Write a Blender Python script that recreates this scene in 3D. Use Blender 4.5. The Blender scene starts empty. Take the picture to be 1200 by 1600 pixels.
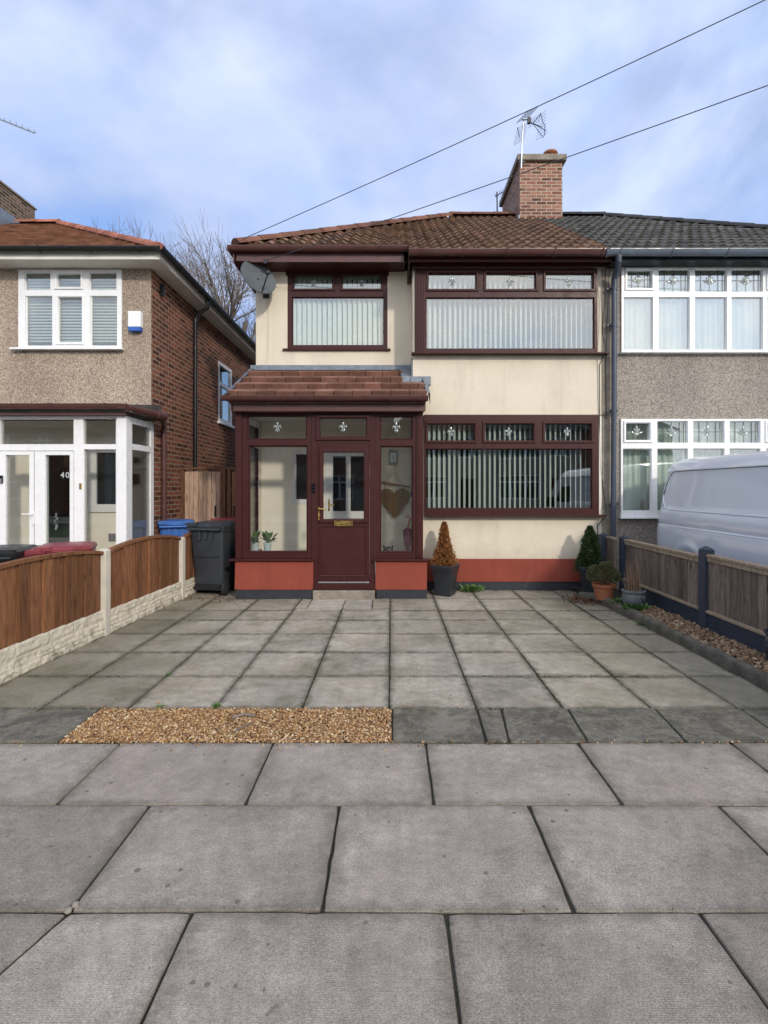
import bpy, bmesh, math, random
import numpy as np
from mathutils import Vector, Matrix, noise as mnoise
R = math.radians
random.seed(7); rng = np.random.default_rng(7)
SC = bpy.context.scene
COL = SC.collection

# ------------------------------------------------------------------ camera
H = 1.55
cam_d = bpy.data.cameras.new("camera"); cam = bpy.data.objects.new("camera", cam_d); COL.objects.link(cam)
cam.location = (0, 0, H); cam.rotation_euler = (R(90), 0, 0)
cam_d.sensor_fit = 'VERTICAL'; cam_d.sensor_height = 24; cam_d.lens = 12.0
cam_d.shift_x = -11/1600; cam_d.shift_y = -38/1600
cam_d.clip_start = .05; cam_d.clip_end = 2000
SC.camera = cam

# ------------------------------------------------------------------ light
SUN_EL, SUN_AZ = R(25), R(27)         # sun behind the camera, to the right
sd = bpy.data.lights.new("sun", 'SUN'); sun = bpy.data.objects.new("sun", sd); COL.objects.link(sun)
sd.energy = 2.0; sd.angle = R(3.5); sd.color = (1.0, .90, .76)
to_sun = Vector((math.sin(SUN_AZ)*math.cos(SUN_EL), -math.cos(SUN_AZ)*math.cos(SUN_EL), math.sin(SUN_EL)))
sun.rotation_euler = to_sun.to_track_quat('Z', 'Y').to_euler(); sun.location = (20, -30, 25)
W = bpy.data.worlds.new("World"); SC.world = W; W.use_nodes = True
nt = W.node_tree; N = nt.nodes; L = nt.links
for n in list(N): N.remove(n)
out = N.new('ShaderNodeOutputWorld'); bg = N.new('ShaderNodeBackground'); L.new(bg.outputs[0], out.inputs[0])
sky = N.new('ShaderNodeTexSky'); sky.sky_type = 'NISHITA'; sky.sun_disc = False
sky.sun_elevation = SUN_EL; sky.sun_rotation = math.pi - SUN_AZ
sky.air_density = 1.0; sky.dust_density = 1.2; sky.ozone_density = 2.0
tc = N.new('ShaderNodeTexCoord'); sep = N.new('ShaderNodeSeparateXYZ'); L.new(tc.outputs['Generated'], sep.inputs[0])
def wmath(op, a, b=None):
    n = N.new('ShaderNodeMath'); n.operation = op
    for i, v in enumerate((a, b)):
        if v is None: continue
        if isinstance(v, (int, float)): n.inputs[i].default_value = v
        else: L.new(v, n.inputs[i])
    return n.outputs[0]
den = wmath('ADD', wmath('MAXIMUM', sep.outputs[2], 0.0), .42)
cmb = N.new('ShaderNodeCombineXYZ')
L.new(wmath('DIVIDE', sep.outputs[0], den), cmb.inputs[0]); L.new(wmath('DIVIDE', sep.outputs[1], den), cmb.inputs[1])
cmb.inputs[2].default_value = 3.7
nz = N.new('ShaderNodeTexNoise'); nz.inputs['Scale'].default_value = 1.5; nz.inputs['Detail'].default_value = 8
nz.inputs['Roughness'].default_value = .5; nz.inputs['Distortion'].default_value = .35
L.new(cmb.outputs[0], nz.inputs['Vector'])
nz2 = N.new('ShaderNodeTexNoise'); nz2.inputs['Scale'].default_value = 3.6; nz2.inputs['Detail'].default_value = 7; nz2.inputs['Roughness'].default_value = .55
L.new(cmb.outputs[0], nz2.inputs['Vector'])
rp = N.new('ShaderNodeValToRGB'); rp.color_ramp.elements[0].position = .41; rp.color_ramp.elements[1].position = .61
rp.color_ramp.elements[0].color = (.14, .14, .14, 1); rp.color_ramp.elements[1].color = (.96, .96, .96, 1)
L.new(nz.outputs[0], rp.inputs[0])
cr = N.new('ShaderNodeValToRGB'); cr.color_ramp.elements[0].position = .35; cr.color_ramp.elements[1].position = .68
cr.color_ramp.elements[0].color = (5.0, 6.3, 9.7, 1); cr.color_ramp.elements[1].color = (6.9, 7.6, 9.6, 1)
L.new(nz2.outputs[0], cr.inputs[0])
# clouds are brighter towards the sun (behind the camera)
dt = N.new('ShaderNodeVectorMath'); dt.operation = 'DOT_PRODUCT'; L.new(tc.outputs['Generated'], dt.inputs[0]); dt.inputs[1].default_value = to_sun
mr = N.new('ShaderNodeMapRange'); L.new(dt.outputs['Value'], mr.inputs[0])
mr.inputs[1].default_value = -.75; mr.inputs[2].default_value = .95; mr.inputs[3].default_value = .74; mr.inputs[4].default_value = 2.1
vs = N.new('ShaderNodeVectorMath'); vs.operation = 'SCALE'; L.new(cr.outputs[0], vs.inputs[0]); L.new(mr.outputs[0], vs.inputs['Scale'])
mx = N.new('ShaderNodeMix'); mx.data_type = 'RGBA'
sb = N.new('ShaderNodeMix'); sb.data_type = 'RGBA'; sb.blend_type = 'MULTIPLY'; sb.inputs[0].default_value = 1; L.new(sky.outputs[0], sb.inputs[6]); sb.inputs[7].default_value = (1.15, 1.4, 1.8, 1)
cvr = N.new('ShaderNodeMapRange'); L.new(dt.outputs['Value'], cvr.inputs[0]); cvr.inputs[1].default_value = .15; cvr.inputs[2].default_value = .75      # thicker cloud on the sun's side
L.new(wmath('MAXIMUM', rp.outputs[0], cvr.outputs[0]), mx.inputs[0]); L.new(sb.outputs[2], mx.inputs[6]); L.new(vs.outputs[0], mx.inputs[7])
# ...and whiter there
wm = N.new('ShaderNodeMapRange'); L.new(dt.outputs['Value'], wm.inputs[0]); wm.inputs[1].default_value = -.35; wm.inputs[2].default_value = .7
wt = N.new('ShaderNodeMix'); wt.data_type = 'RGBA'; wt.blend_type = 'MULTIPLY'; L.new(wm.outputs[0], wt.inputs[0]); L.new(mx.outputs[2], wt.inputs[6]); wt.inputs[7].default_value = (1.17, 1.03, .80, 1)
L.new(wt.outputs[2], bg.inputs[0]); bg.inputs[1].default_value = .115
SC.view_settings.view_transform = 'Standard'; SC.view_settings.look = 'None'
SC.view_settings.exposure = 0.08; SC.view_settings.gamma = 1.0
SC.render.engine = 'CYCLES'; SC.cycles.max_bounces = 8; SC.cycles.transparent_max_bounces = 16
SC.cycles.use_denoising = True

# ------------------------------------------------------------------ measuring helpers
def X(px, Y): return (px - 611)/800*Y
def Z(py, Y): return H + (762 - py)/800*Y

# ------------------------------------------------------------------ materials
class NT:
    def __init__(s, name):
        s.m = bpy.data.materials.new(name); s.m.use_nodes = True; s.t = s.m.node_tree
        s.b = s.t.nodes['Principled BSDF']; s.o = s.t.nodes['Material Output']
        s.tc = s.n('ShaderNodeTexCoord'); s.obj = s.tc.outputs['Object']
    def n(s, k): return s.t.nodes.new(k)
    def l(s, a, b): s.t.links.new(a, b)
    def noise(s, scale, detail=4, rough=.55, vec=None, dist=0):
        n = s.n('ShaderNodeTexNoise'); n.inputs['Scale'].default_value = scale; n.inputs['Detail'].default_value = detail
        n.inputs['Roughness'].default_value = rough; n.inputs['Distortion'].default_value = dist
        s.l(vec or s.obj, n.inputs['Vector']); return n.outputs[0]
    def ramp(s, f, stops, interp='LINEAR'):
        r = s.n('ShaderNodeValToRGB'); r.color_ramp.interpolation = interp
        e = r.color_ramp.elements
        while len(e) < len(stops): e.new(.5)
        for i, (p, c) in enumerate(stops):
            e[i].position = p; e[i].color = (c, c, c, 1) if isinstance(c, (int, float)) else (*c, 1)
        s.l(f, r.inputs[0]); return r.outputs[0]
    def mix(s, f, a, b, mode='MIX'):
        m = s.n('ShaderNodeMix'); m.data_type = 'RGBA'; m.blend_type = mode
        for i, v in ((0, f), (6, a), (7, b)):
            if isinstance(v, (int, float)): m.inputs[i].default_value = v
            elif isinstance(v, tuple): m.inputs[i].default_value = (*v, 1)
            else: s.l(v, m.inputs[i])
        return m.outputs[2]
    def math(s, op, a, b=None, c=None):
        n = s.n('ShaderNodeMath'); n.operation = op
        for i, v in enumerate((a, b, c)):
            if v is None: continue
            if isinstance(v, (int, float)): n.inputs[i].default_value = v
            else: s.l(v, n.inputs[i])
        return n.outputs[0]
    def island(s): return s.n('ShaderNodeNewGeometry').outputs['Random Per Island']
    def bump(s, h, dist, strength=1.0, normal=None):
        b = s.n('ShaderNodeBump'); b.inputs['Distance'].default_value = dist; b.inputs['Strength'].default_value = strength
        s.l(h, b.inputs['Height'])
        if normal: s.l(normal, b.inputs['Normal'])
        s.l(b.outputs[0], s.b.inputs['Normal']); return b.outputs[0]
    def scale(s, x, y, z, vec=None):
        m = s.n('ShaderNodeMapping'); m.inputs['Scale'].default_value = (x, y, z); s.l(vec or s.obj, m.inputs[0]); return m.outputs[0]
    def fin(s, col=None, rough=None, metal=None, spec=None):
        for k, v in (('Base Color', col), ('Roughness', rough), ('Metallic', metal), ('Specular IOR Level', spec)):
            if v is None: continue
            if isinstance(v, tuple): s.b.inputs[k].default_value = (*v, 1)
            elif isinstance(v, (int, float)): s.b.inputs[k].default_value = v
            else: s.l(v, s.b.inputs[k])
        return s.m
def dk(c, f): return tuple(x*f for x in c)

def plain(name, c, rough=.5, var=.25, scale=6, bump=0.0, metal=0, spec=.5, bscale=60, dirt=.0):
    m = NT(name)
    f = m.ramp(m.noise(scale, 6, .6), [(.3, 0), (.7, 1)])
    col = m.mix(f, dk(c, 1-var), dk(c, 1+var*.6))
    if dirt:
        g = m.ramp(m.noise(2.3, 7, .65, vec=m.scale(1, 1, .35)), [(.5, 0), (.8, 1)])
        col = m.mix(m.math('MULTIPLY', g, dirt), col, (.09, .08, .06))
    if bump: m.bump(m.noise(bscale, 4), bump)
    rr = m.ramp(m.noise(scale*2.3, 5), [(.3, max(.02, rough-.1)), (.75, min(1, rough+.12))])
    return m.fin(col, rr, metal, spec)

M = {}
M['mahogany'] = (lambda m: m.fin(m.mix(m.noise(40, 4, .6, vec=m.scale(3, 3, .25)), (.030, .0075, .0078), (.060, .0155, .0150)), m.ramp(m.noise(9, 4), [(.3, .34), (.7, .5)]), 0, .25))(NT('mahogany_upvc'))
M['mahog_light'] = plain('brown_fascia_plastic', (.095, .036, .034), .4, .2, 3, dirt=.25)
M['brown_gutter'] = plain('brown_gutter_plastic', (.092, .036, .033), .34, .22, 4, dirt=.3)
M['white_upvc'] = plain('white_upvc', (.78, .79, .80), .3, .04, 5, dirt=.12)
M['white_paint'] = plain('white_paint', (.72, .70, .64), .5, .08, 5, dirt=.25)
M['soffit_shaded'] = plain('shaded_brown_soffit', (.022, .009, .009), .5, .2, 4)  # brown plastic with the shade under the eaves put into its colour; unused
M['black_plastic'] = plain('black_plastic', (.012, .012, .014), .35, .25, 5)
M['grey_gutter'] = plain('slate_grey_gutter', (.105, .135, .175), .35, .2, 4, dirt=.2)
M['pipe_dark'] = plain('slate_blue_pipe', (.045, .060, .088), .42, .2, 4)
M['lead'] = plain('lead_flashing', (.17, .20, .24), .45, .3, 9, bump=.004, bscale=14, metal=.2)
M['brass'] = plain('brass', (.65, .45, .16), .28, .15, 8, metal=1)
M['dark_metal'] = plain('dark_metal', (.03, .03, .035), .4, .2, 8, metal=.5)
M['alu'] = plain('aluminium', (.55, .56, .58), .35, .15, 20, metal=.9)
M['cable'] = plain('black_cable', (.018, .018, .02), .6, .2, 5)
M['grey_cable'] = plain('grey_cable', (.045, .045, .055), .6, .2, 5)

def render_mat(name, c, c2, stain=.5, splash=0.0):
    m = NT(name)
    col = m.mix(m.ramp(m.noise(1.7, 6, .6), [(.3, 0), (.7, 1)]), c, c2)
    st = m.ramp(m.noise(1.3, 8, .7, vec=m.scale(2.2, 2.2, .35)), [(.52, 0), (.78, 1)])
    col = m.mix(m.math('MULTIPLY', st, stain), col, dk(c, .55))
    sp = m.ramp(m.noise(34, 3, .7), [(.66, 0), (.74, 1)])
    col = m.mix(m.math('MULTIPLY', sp, .22), col, (.16, .14, .11))
    s_ = m.n('ShaderNodeSeparateXYZ'); m.l(m.obj, s_.inputs[0])
    low = m.ramp(m.math('ADD', s_.outputs[2], m.math('MULTIPLY', m.noise(5, 6, .7), .5)), [(.45, 1), (.95, 0)])
    col = m.mix(m.math('MULTIPLY', low, splash), col, (.20, .17, .12))
    drip = m.ramp(m.noise(3, 5, .6, vec=m.scale(9, 9, .25)), [(.58, 0), (.7, 1)])
    col = m.mix(m.math('MULTIPLY', drip, .11), col, (.24, .21, .16))
    h = m.math('ADD', m.noise(150, 3), m.math('MULTIPLY', m.noise(6, 4), 2.2))
    m.bump(h, .0045)
    return m.fin(col, .85, 0, .25)
M['cream'] = render_mat('cream_render', (.71, .645, .525), (.63, .565, .455), .45, .38)
M['cream_in'] = plain('cream_inner_wall', (.86, .82, .71), .6, .06, 3)
M['red_paint'] = render_mat('red_painted_plinth', (.272, .062, .040), (.225, .052, .036), .35)
def black_band():
    m = NT('black_bitumen_band')
    col = m.mix(m.noise(5, 5), (.016, .019, .026), (.032, .037, .048))
    ch = m.ramp(m.noise(4.2, 5, .6, dist=.5), [(.69, 0), (.715, 1)])
    col = m.mix(ch, col, (.18, .15, .12))
    m.bump(m.noise(30, 5), .008)
    return m.fin(col, .6, 0, .4)
M['black_band'] = black_band()

def pebble(name, base, light, dark, scale=95):
    m = NT(name)
    v = m.n('ShaderNodeTexVoronoi'); v.inputs['Scale'].default_value = scale; m.l(m.obj, v.inputs['Vector'])
    sp = m.n('ShaderNodeSeparateColor'); m.l(v.outputs['Color'], sp.inputs[0])
    col = m.ramp(sp.outputs[0], [(0, dark), (.28, base), (.62, light), (.9, dk(light, 1.35)), (1, dk(base, .6))])
    edge = m.ramp(v.outputs['Distance'], [(.4, 1), (.9, .55)])
    col = m.mix(1.0, col, edge, 'MULTIPLY')
    big = m.ramp(m.noise(1.1, 7, .65, vec=m.scale(1.5, 1.5, .6)), [(.3, .78), (.7, 1.12)])
    col = m.mix(1.0, col, big, 'MULTIPLY')
    m.bump(m.math('SUBTRACT', 1.0, v.outputs['Distance']), .012)
    return m.fin(col, .85, 0, .3)
M['pebble_tan'] = pebble('tan_pebbledash', (.44, .335, .25), (.64, .53, .43), (.24, .175, .135), 105)
M['pebble_grey'] = pebble('grey_pebbledash', (.34, .30, .255), (.48, .43, .38), (.18, .155, .13), 105)

def brick(name, c1, c2, mortar, dirt=.35, msize=.011):
    m = NT(name)
    s = m.n('ShaderNodeSeparateXYZ'); m.l(m.obj, s.inputs[0])
    c = m.n('ShaderNodeCombineXYZ'); m.l(m.math('ADD', s.outputs[0], s.outputs[1]), c.inputs[0]); m.l(s.outputs[2], c.inputs[1])
    wob = m.n('ShaderNodeVectorMath'); wob.operation = 'ADD'
    nn = m.n('ShaderNodeTexNoise'); nn.inputs['Scale'].default_value = 14; nn.inputs['Detail'].default_value = 3; m.l(m.obj, nn.inputs['Vector'])
    sc = m.n('ShaderNodeVectorMath'); sc.operation = 'SCALE'; sc.inputs['Scale'].default_value = .012; m.l(nn.outputs['Color'], sc.inputs[0])
    m.l(c.outputs[0], wob.inputs[0]); m.l(sc.outputs[0], wob.inputs[1])
    b = m.n('ShaderNodeTexBrick'); m.l(wob.outputs[0], b.inputs['Vector'])
    b.inputs['Scale'].default_value = 1; b.inputs['Brick Width'].default_value = .225; b.inputs['Row Height'].default_value = .075
    b.inputs['Mortar Size'].default_value = msize; b.inputs['Mortar Smooth'].default_value = .2; b.inputs['Bias'].default_value = -.1
    b.inputs['Color1'].default_value = (0, 0, 0, 1); b.inputs['Color2'].default_value = (1, 1, 1, 1); b.inputs['Mortar'].default_value = (.5, .5, .5, 1)
    bc = m.ramp(b.outputs['Color'], [(0, dk(c1, .38)), (.25, dk(c1, .8)), (.55, c1), (.8, c2), (1, dk(c2, .55))])
    bc = m.mix(1.0, bc, m.ramp(m.noise(25, 6, .7), [(.3, .6), (.75, 1.25)]), 'MULTIPLY')
    col = m.mix(b.outputs['Fac'], bc, m.mix(m.noise(9, 4), dk(mortar, .6), mortar))
    d = m.ramp(m.noise(1.6, 7, .7), [(.45, 0), (.75, 1)])
    col = m.mix(m.math('MULTIPLY', d, dirt), col, (.055, .04, .035))
    m.bump(m.math('ADD', m.math('MULTIPLY', b.outputs['Fac'], -1.0), m.math('MULTIPLY', m.noise(70, 4), .4)), .008)
    return m.fin(col, .85, 0, .25)
M['brick_red'] = brick('red_brick', (.22, .072, .042), (.30, .105, .058), (.34, .26, .20))
M['brick_chimney'] = brick('chimney_brick', (.30, .125, .088), (.38, .18, .125), (.46, .385, .30), .25, .013)
M['brick_old'] = brick('weathered_chimney_brick', (.13, .085, .06), (.22, .13, .09), (.30, .25, .18), .55, .012)

def tile(name, cols, moss=.35, mcol=(.045, .05, .018), scale=7):
    m = NT(name)
    v = m.n('ShaderNodeTexWhiteNoise'); v.noise_dimensions = '1D'; m.l(m.island(), v.inputs['W'])
    n1 = m.noise(3.0, 6, .65)
    f = m.math('ADD', m.math('MULTIPLY', n1, .8), m.math('MULTIPLY', m.noise(55, 4, .7), .35))
    col = m.ramp(f, [(.38, cols[0]), (.55, cols[1]), (.75, cols[2])])
    col = m.mix(1.0, col, m.ramp(m.island(), [(0, .72), (1, 1.22)]), 'MULTIPLY')
    mo = m.ramp(m.noise(scale, 7, .7), [(.5, 0), (.68, 1)])
    col = m.mix(m.math('MULTIPLY', mo, moss), col, mcol)
    m.bump(m.noise(90, 4), .006)
    return m.fin(col, .85, 0, .25)
M['tile_brown'] = tile('brown_concrete_tile', ((.058, .040, .030), (.135, .078, .052), (.22, .125, .08)), .45, (.04, .04, .018))
M['tile_dark'] = tile('dark_grey_tile', ((.042, .040, .038), (.085, .082, .076), (.13, .125, .115)), .6, (.045, .05, .022))
M['tile_orange'] = tile('orange_clay_tile', ((.11, .050, .030), (.20, .095, .058), (.29, .150, .095)), .5, (.09, .06, .035))
M['tile_porch'] = tile('brown_red_porch_tile', ((.09, .045, .034), (.20, .098, .070), (.29, .155, .115)), .45, (.06, .042, .032), 12)
M['ridge'] = tile('terracotta_ridge_tile', ((.085, .040, .028), (.155, .070, .048), (.22, .105, .072)), .45)
M['ridge_dark'] = tile('dark_ridge_tile', ((.025, .026, .03), (.04, .042, .047), (.06, .06, .065)), .2)
M['ridge_orange'] = tile('orange_ridge_tile', ((.24, .085, .05), (.34, .13, .085), (.42, .18, .12)), .15)

def slab(name, c, green=.25, tint=(.20, .17, .165), dark=1.0, edge=.55, mottle=False):
    m = NT(name)
    isl = m.island()
    big = m.ramp(m.noise(1.7, 8, .68), [(.33, 0), (.66, 1)])
    col = m.mix(big, dk(c, .66*dark), dk(c, 1.12*dark))
    col = m.mix(m.math('MULTIPLY', m.ramp(m.noise(.9, 5, .6), [(.45, 0), (.65, 1)]), .45), col, dk(tint, dark))
    col = m.mix(1.0, col, m.ramp(isl, [(0, .80), (.5, 1.0), (1, 1.12)]), 'MULTIPLY')
    gr = m.ramp(m.noise(115, 4, .85), [(.34, .68), (.5, 1.0), (.68, 1.28)])
    col = m.mix(1.0, col, gr, 'MULTIPLY')
    gr2 = m.ramp(m.noise(330, 2, .8), [(.3, .62), (.7, 1.38)])
    col = m.mix(1.0, col, gr2, 'MULTIPLY')
    med = m.ramp(m.noise(14, 6, .7), [(.3, .76), (.7, 1.14)])
    col = m.mix(1.0, col, med, 'MULTIPLY')
    # chewing-gum and drip spots
    v = m.n('ShaderNodeTexVoronoi'); v.inputs['Scale'].default_value = 13; v.inputs['Randomness'].default_value = 1; m.l(m.obj, v.inputs['Vector'])
    sp = m.n('ShaderNodeSeparateColor'); m.l(v.outputs['Color'], sp.inputs[0])
    dots = m.math('MULTIPLY', m.math('LESS_THAN', v.outputs['Distance'], m.math('MULTIPLY', sp.outputs[1], .17)), m.math('GREATER_THAN', sp.outputs[0], .55))
    col = m.mix(m.math('MULTIPLY', dots, .75), col, dk(c, .34))
    ox = m.ramp(m.noise(2.9, 6, .6, dist=.8), [(.66, 0), (.74, 1)])
    col = m.mix(m.math('MULTIPLY', ox, .4), col, (.25, .165, .09))
    v2 = m.n('ShaderNodeTexVoronoi'); v2.inputs['Scale'].default_value = 5; m.l(m.obj, v2.inputs['Vector'])
    sp2 = m.n('ShaderNodeSeparateColor'); m.l(v2.outputs['Color'], sp2.inputs[0])
    d2 = m.math('MULTIPLY', m.math('LESS_THAN', v2.outputs['Distance'], m.math('MULTIPLY', sp2.outputs[1], .045)), m.math('GREATER_THAN', sp2.outputs[0], .3))
    col = m.mix(m.math('MULTIPLY', d2, .7), col, (.5, .48, .44))
    # algae blotches and dirt that creeps in from the joints
    al = m.ramp(m.noise(2.2, 8, .7, dist=.4), [(.5, 0), (.72, 1)])
    col = m.mix(m.math('MULTIPLY', al, green), col, (.095, .095, .055))
    xs_ = m.n('ShaderNodeSeparateXYZ'); m.l(m.obj, xs_.inputs[0])
    if green > .5 and not mottle:
        side = m.math('ADD', m.math('ABSOLUTE', m.math('SUBTRACT', xs_.outputs[0], -.1)), m.math('MULTIPLY', m.noise(1.6, 7, .7), 1.6))
        col = m.mix(m.math('MULTIPLY', m.ramp(m.math('MULTIPLY', side, .25), [(.50, 0), (.80, 1)]), .50), col, (.13, .12, .075))
    uv = m.n('ShaderNodeSeparateXYZ'); m.l(m.tc.outputs['UV'], uv.inputs[0])
    e = m.math('MINIMUM', m.math('MINIMUM', uv.outputs[0], m.math('SUBTRACT', 1.0, uv.outputs[0])), m.math('MINIMUM', uv.outputs[1], m.math('SUBTRACT', 1.0, uv.outputs[1])))
    e2 = m.math('ADD', e, m.math('MULTIPLY', m.math('SUBTRACT', m.noise(9, 6, .7), .5), .22))
    em = m.ramp(e2, [(.0, 1), (.085, 0)])
    col = m.mix(m.math('MULTIPLY', em, edge), col, (.075, .07, .052))
    if mottle:
        mo = m.ramp(m.noise(26, 8, .75, dist=.6), [(.44, 0), (.56, 1)])
        col = m.mix(m.math('MULTIPLY', mo, .65), col, (.215, .205, .15))
        mo = m.ramp(m.noise(4.5, 8, .75, dist=.6), [(.45, 0), (.58, 1)])
        col = m.mix(m.math('MULTIPLY', mo, .7), col, (.060, .055, .046))
    # fine pimples cast into the surface
    vp = m.n('ShaderNodeTexVoronoi'); vp.inputs['Scale'].default_value = 150; vp.inputs['Randomness'].default_value = .35; m.l(m.obj, vp.inputs['Vector'])
    h = m.math('ADD', m.math('MULTIPLY', m.noise(200, 3, .7), 1.0), m.math('ADD', m.math('MULTIPLY', m.noise(12, 5), 2.0), m.math('MULTIPLY', vp.outputs['Distance'], -.7)))
    m.bump(h, .0028)
    return m.fin(col, m.ramp(m.noise(3, 5), [(.3, .72), (.7, .95)]), 0, .3)
M['pave'] = slab('pavement_slab', (.34, .298, .258), .2, (.31, .252, .215), 1.0, .5)
M['drive'] = slab('driveway_slab', (.405, .365, .305), .75, (.34, .275, .19), 1.0, .8)
M['darkslab'] = slab('algae_dark_slab', (.185, .168, .145), .8, (.085, .08, .07), .95, .6, True)
M['paleslab'] = slab('pale_new_slab', (.52, .47, .41), .12, (.46, .41, .36), 1.0, .3)
M['joint'] = plain('joint_dirt', (.026, .023, .015), .95, .5, 12, bump=.01)
M['concrete'] = plain('rough_concrete', (.25, .22, .18), .9, .35, 5, bump=.02, bscale=25, dirt=.5)
def gravel_mat(name, cols):
    m = NT(name); col = m.ramp(m.island(), [(i/(len(cols)-1), c) for i, c in enumerate(cols)])
    col = m.mix(1.0, col, m.ramp(m.noise(120, 3), [(.3, .75), (.7, 1.2)]), 'MULTIPLY')
    return m.fin(col, .55, 0, .45)
M['gravel'] = gravel_mat('golden_gravel', [(.07, .03, .012), (.26, .13, .045), (.42, .25, .10), (.16, .07, .025), (.56, .40, .20), (.32, .16, .055), (.22, .11, .04), (.66, .54, .36), (.20, .09, .035), (.10, .045, .02)])
M['pebbles'] = gravel_mat('mixed_pebbles', [(.08, .045, .025), (.24, .13, .065), (.33, .23, .13), (.15, .095, .055), (.42, .33, .22), (.21, .11, .055), (.12, .09, .065)])
M['soil'] = plain('dark_soil', (.035, .025, .018), .95, .5, 9, bump=.03, bscale=30)
M['asphalt'] = plain('asphalt', (.05, .05, .052), .9, .25, 3, bump=.006, bscale=120)
M['grass'] = plain('grass_ground', (.045, .075, .022), .95, .4, 2, bump=.05, bscale=20)

def wood(name, a, b, knots=.6):
    m = NT(name)
    st = m.scale(9, 9, .9)
    isl = m.island()
    off = m.n('ShaderNodeVectorMath'); off.operation = 'ADD'; cx = m.n('ShaderNodeCombineXYZ'); m.l(m.math('MULTIPLY', isl, 37.0), cx.inputs[2]); m.l(m.math('MULTIPLY', isl, 11.0), cx.inputs[0])
    m.l(st, off.inputs[0]); m.l(cx.outputs[0], off.inputs[1])
    g = m.noise(3.2, 7, .7, vec=off.outputs[0], dist=1.3)
    col = m.ramp(g, [(.3, dk(a, .55)), (.45, a), (.62, b), (.78, dk(a, .8))])
    kn = m.n('ShaderNodeTexVoronoi'); kn.inputs['Scale'].default_value = 1.0
    off2 = m.n('ShaderNodeVectorMath'); off2.operation = 'ADD'; m.l(m.scale(8, 8, 3.6), off2.inputs[0]); m.l(cx.outputs[0], off2.inputs[1]); m.l(off2.outputs[0], kn.inputs['Vector'])
    kf = m.ramp(kn.outputs['Distance'], [(.06, 1), (.2, 0)])
    col = m.mix(m.math('MULTIPLY', kf, knots), col, dk(a, .25))
    col = m.mix(1.0, col, m.ramp(isl, [(0, .68), (1, 1.28)]), 'MULTIPLY')
    m.bump(g, .004)
    return m.fin(col, .75, 0, .25)
M['fence_wood'] = wood('stained_brown_fence_wood', (.155, .066, .030), (.235, .108, .052))
M['grey_wood'] = wood('weathered_grey_wood', (.14, .108, .086), (.235, .185, .15), .85)
M['rail_wood'] = wood('weathered_rail_wood', (.24, .18, .125), (.34, .27, .20), .4)
M['gate_wood'] = wood('pale_worn_gate_wood', (.30, .20, .145), (.43, .31, .235), .4)
M['brown_wood'] = wood('brown_frame_wood', (.13, .06, .032), (.19, .095, .05), .3)
M['slate_paint'] = plain('slate_blue_painted_concrete', (.034, .045, .066), .55, .25, 4, bump=.004)
def rockboard():
    m = NT('cream_rock_face_concrete')
    col = m.mix(m.noise(4, 5), (.50, .455, .36), (.62, .58, .48))
    mo = m.ramp(m.noise(9, 8, .75), [(.50, 0), (.62, 1)])
    s = m.n('ShaderNodeSeparateXYZ'); m.l(m.obj, s.inputs[0])
    low = m.ramp(s.outputs[2], [(.0, 1.0), (.16, .18)])
    col = m.mix(m.math('MULTIPLY', mo, low), col, (.06, .058, .035))
    col = m.mix(m.math('MULTIPLY', m.ramp(m.noise(20, 5, .7), [(.45, 0), (.8, 1)]), .35), col, (.30, .26, .17))
    m.bump(m.noise(45, 5, .6), .006)
    return m.fin(col, .85, 0, .2)
M['rock'] = rockboard()
M['kerb'] = plain('mossy_old_concrete_kerb', (.115, .105, .082), .95, .5, 7, bump=.02, bscale=35, dirt=.5)
M['post'] = plain('cream_concrete_post', (.58, .54, .46), .8, .12, 5, bump=.003, dirt=.35)

def glass(name, refl=.16, tint=(.93, .97, .95)):
    m = NT(name); t = m.t
    t.nodes.remove(m.b)
    g = m.n('ShaderNodeBsdfGlossy'); g.inputs['Roughness'].default_value = .0
    tr = m.n('ShaderNodeBsdfTransparent'); tr.inputs[0].default_value = (*tint, 1)
    lw = m.n('ShaderNodeLayerWeight'); lw.inputs[0].default_value = .35
    f = m.math('ADD', m.math('MULTIPLY', lw.outputs['Fresnel'], .8), refl*.55)
    f = m.math('MINIMUM', f, .9)
    nz_ = m.noise(.9, 2)
    b = m.n('ShaderNodeBump'); b.inputs['Distance'].default_value = .006; b.inputs['Strength'].default_value = .35; m.l(nz_, b.inputs['Height']); m.l(b.outputs[0], g.inputs['Normal'])
    ms = m.n('ShaderNodeMixShader'); m.l(f, ms.inputs[0]); m.l(tr.outputs[0], ms.inputs[1]); m.l(g.outputs[0], ms.inputs[2])
    m.l(ms.outputs[0], m.o.inputs[0]); return m.m
M['glass'] = glass('window_glass', .20)
M['glass_bay'] = glass('bay_window_glass', .28)
M['glass_porch'] = glass('porch_glass', .05, (.99, .995, .985))
M['glass_up'] = glass('upper_window_glass', .46)
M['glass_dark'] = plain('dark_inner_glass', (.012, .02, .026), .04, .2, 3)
M['blind'] = plain('vertical_blind_fabric', (.80, .84, .82), .8, .05, 4)
M['vblind'] = plain('venetian_slat', (.62, .63, .64), .4, .05, 4)
M['net'] = plain('net_curtain', (.72, .78, .75), .9, .06, 4)
M['bevelglass'] = plain('bevelled_glass_motif', (.30, .34, .33), .1, .35, 60, metal=.35)
M['leadcame'] = plain('lead_came', (.06, .065, .07), .4, .2, 20, metal=.4)
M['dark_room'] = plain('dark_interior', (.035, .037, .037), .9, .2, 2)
M['floor_in'] = plain('interior_floor', (.09, .07, .055), .7, .2, 4)
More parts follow.
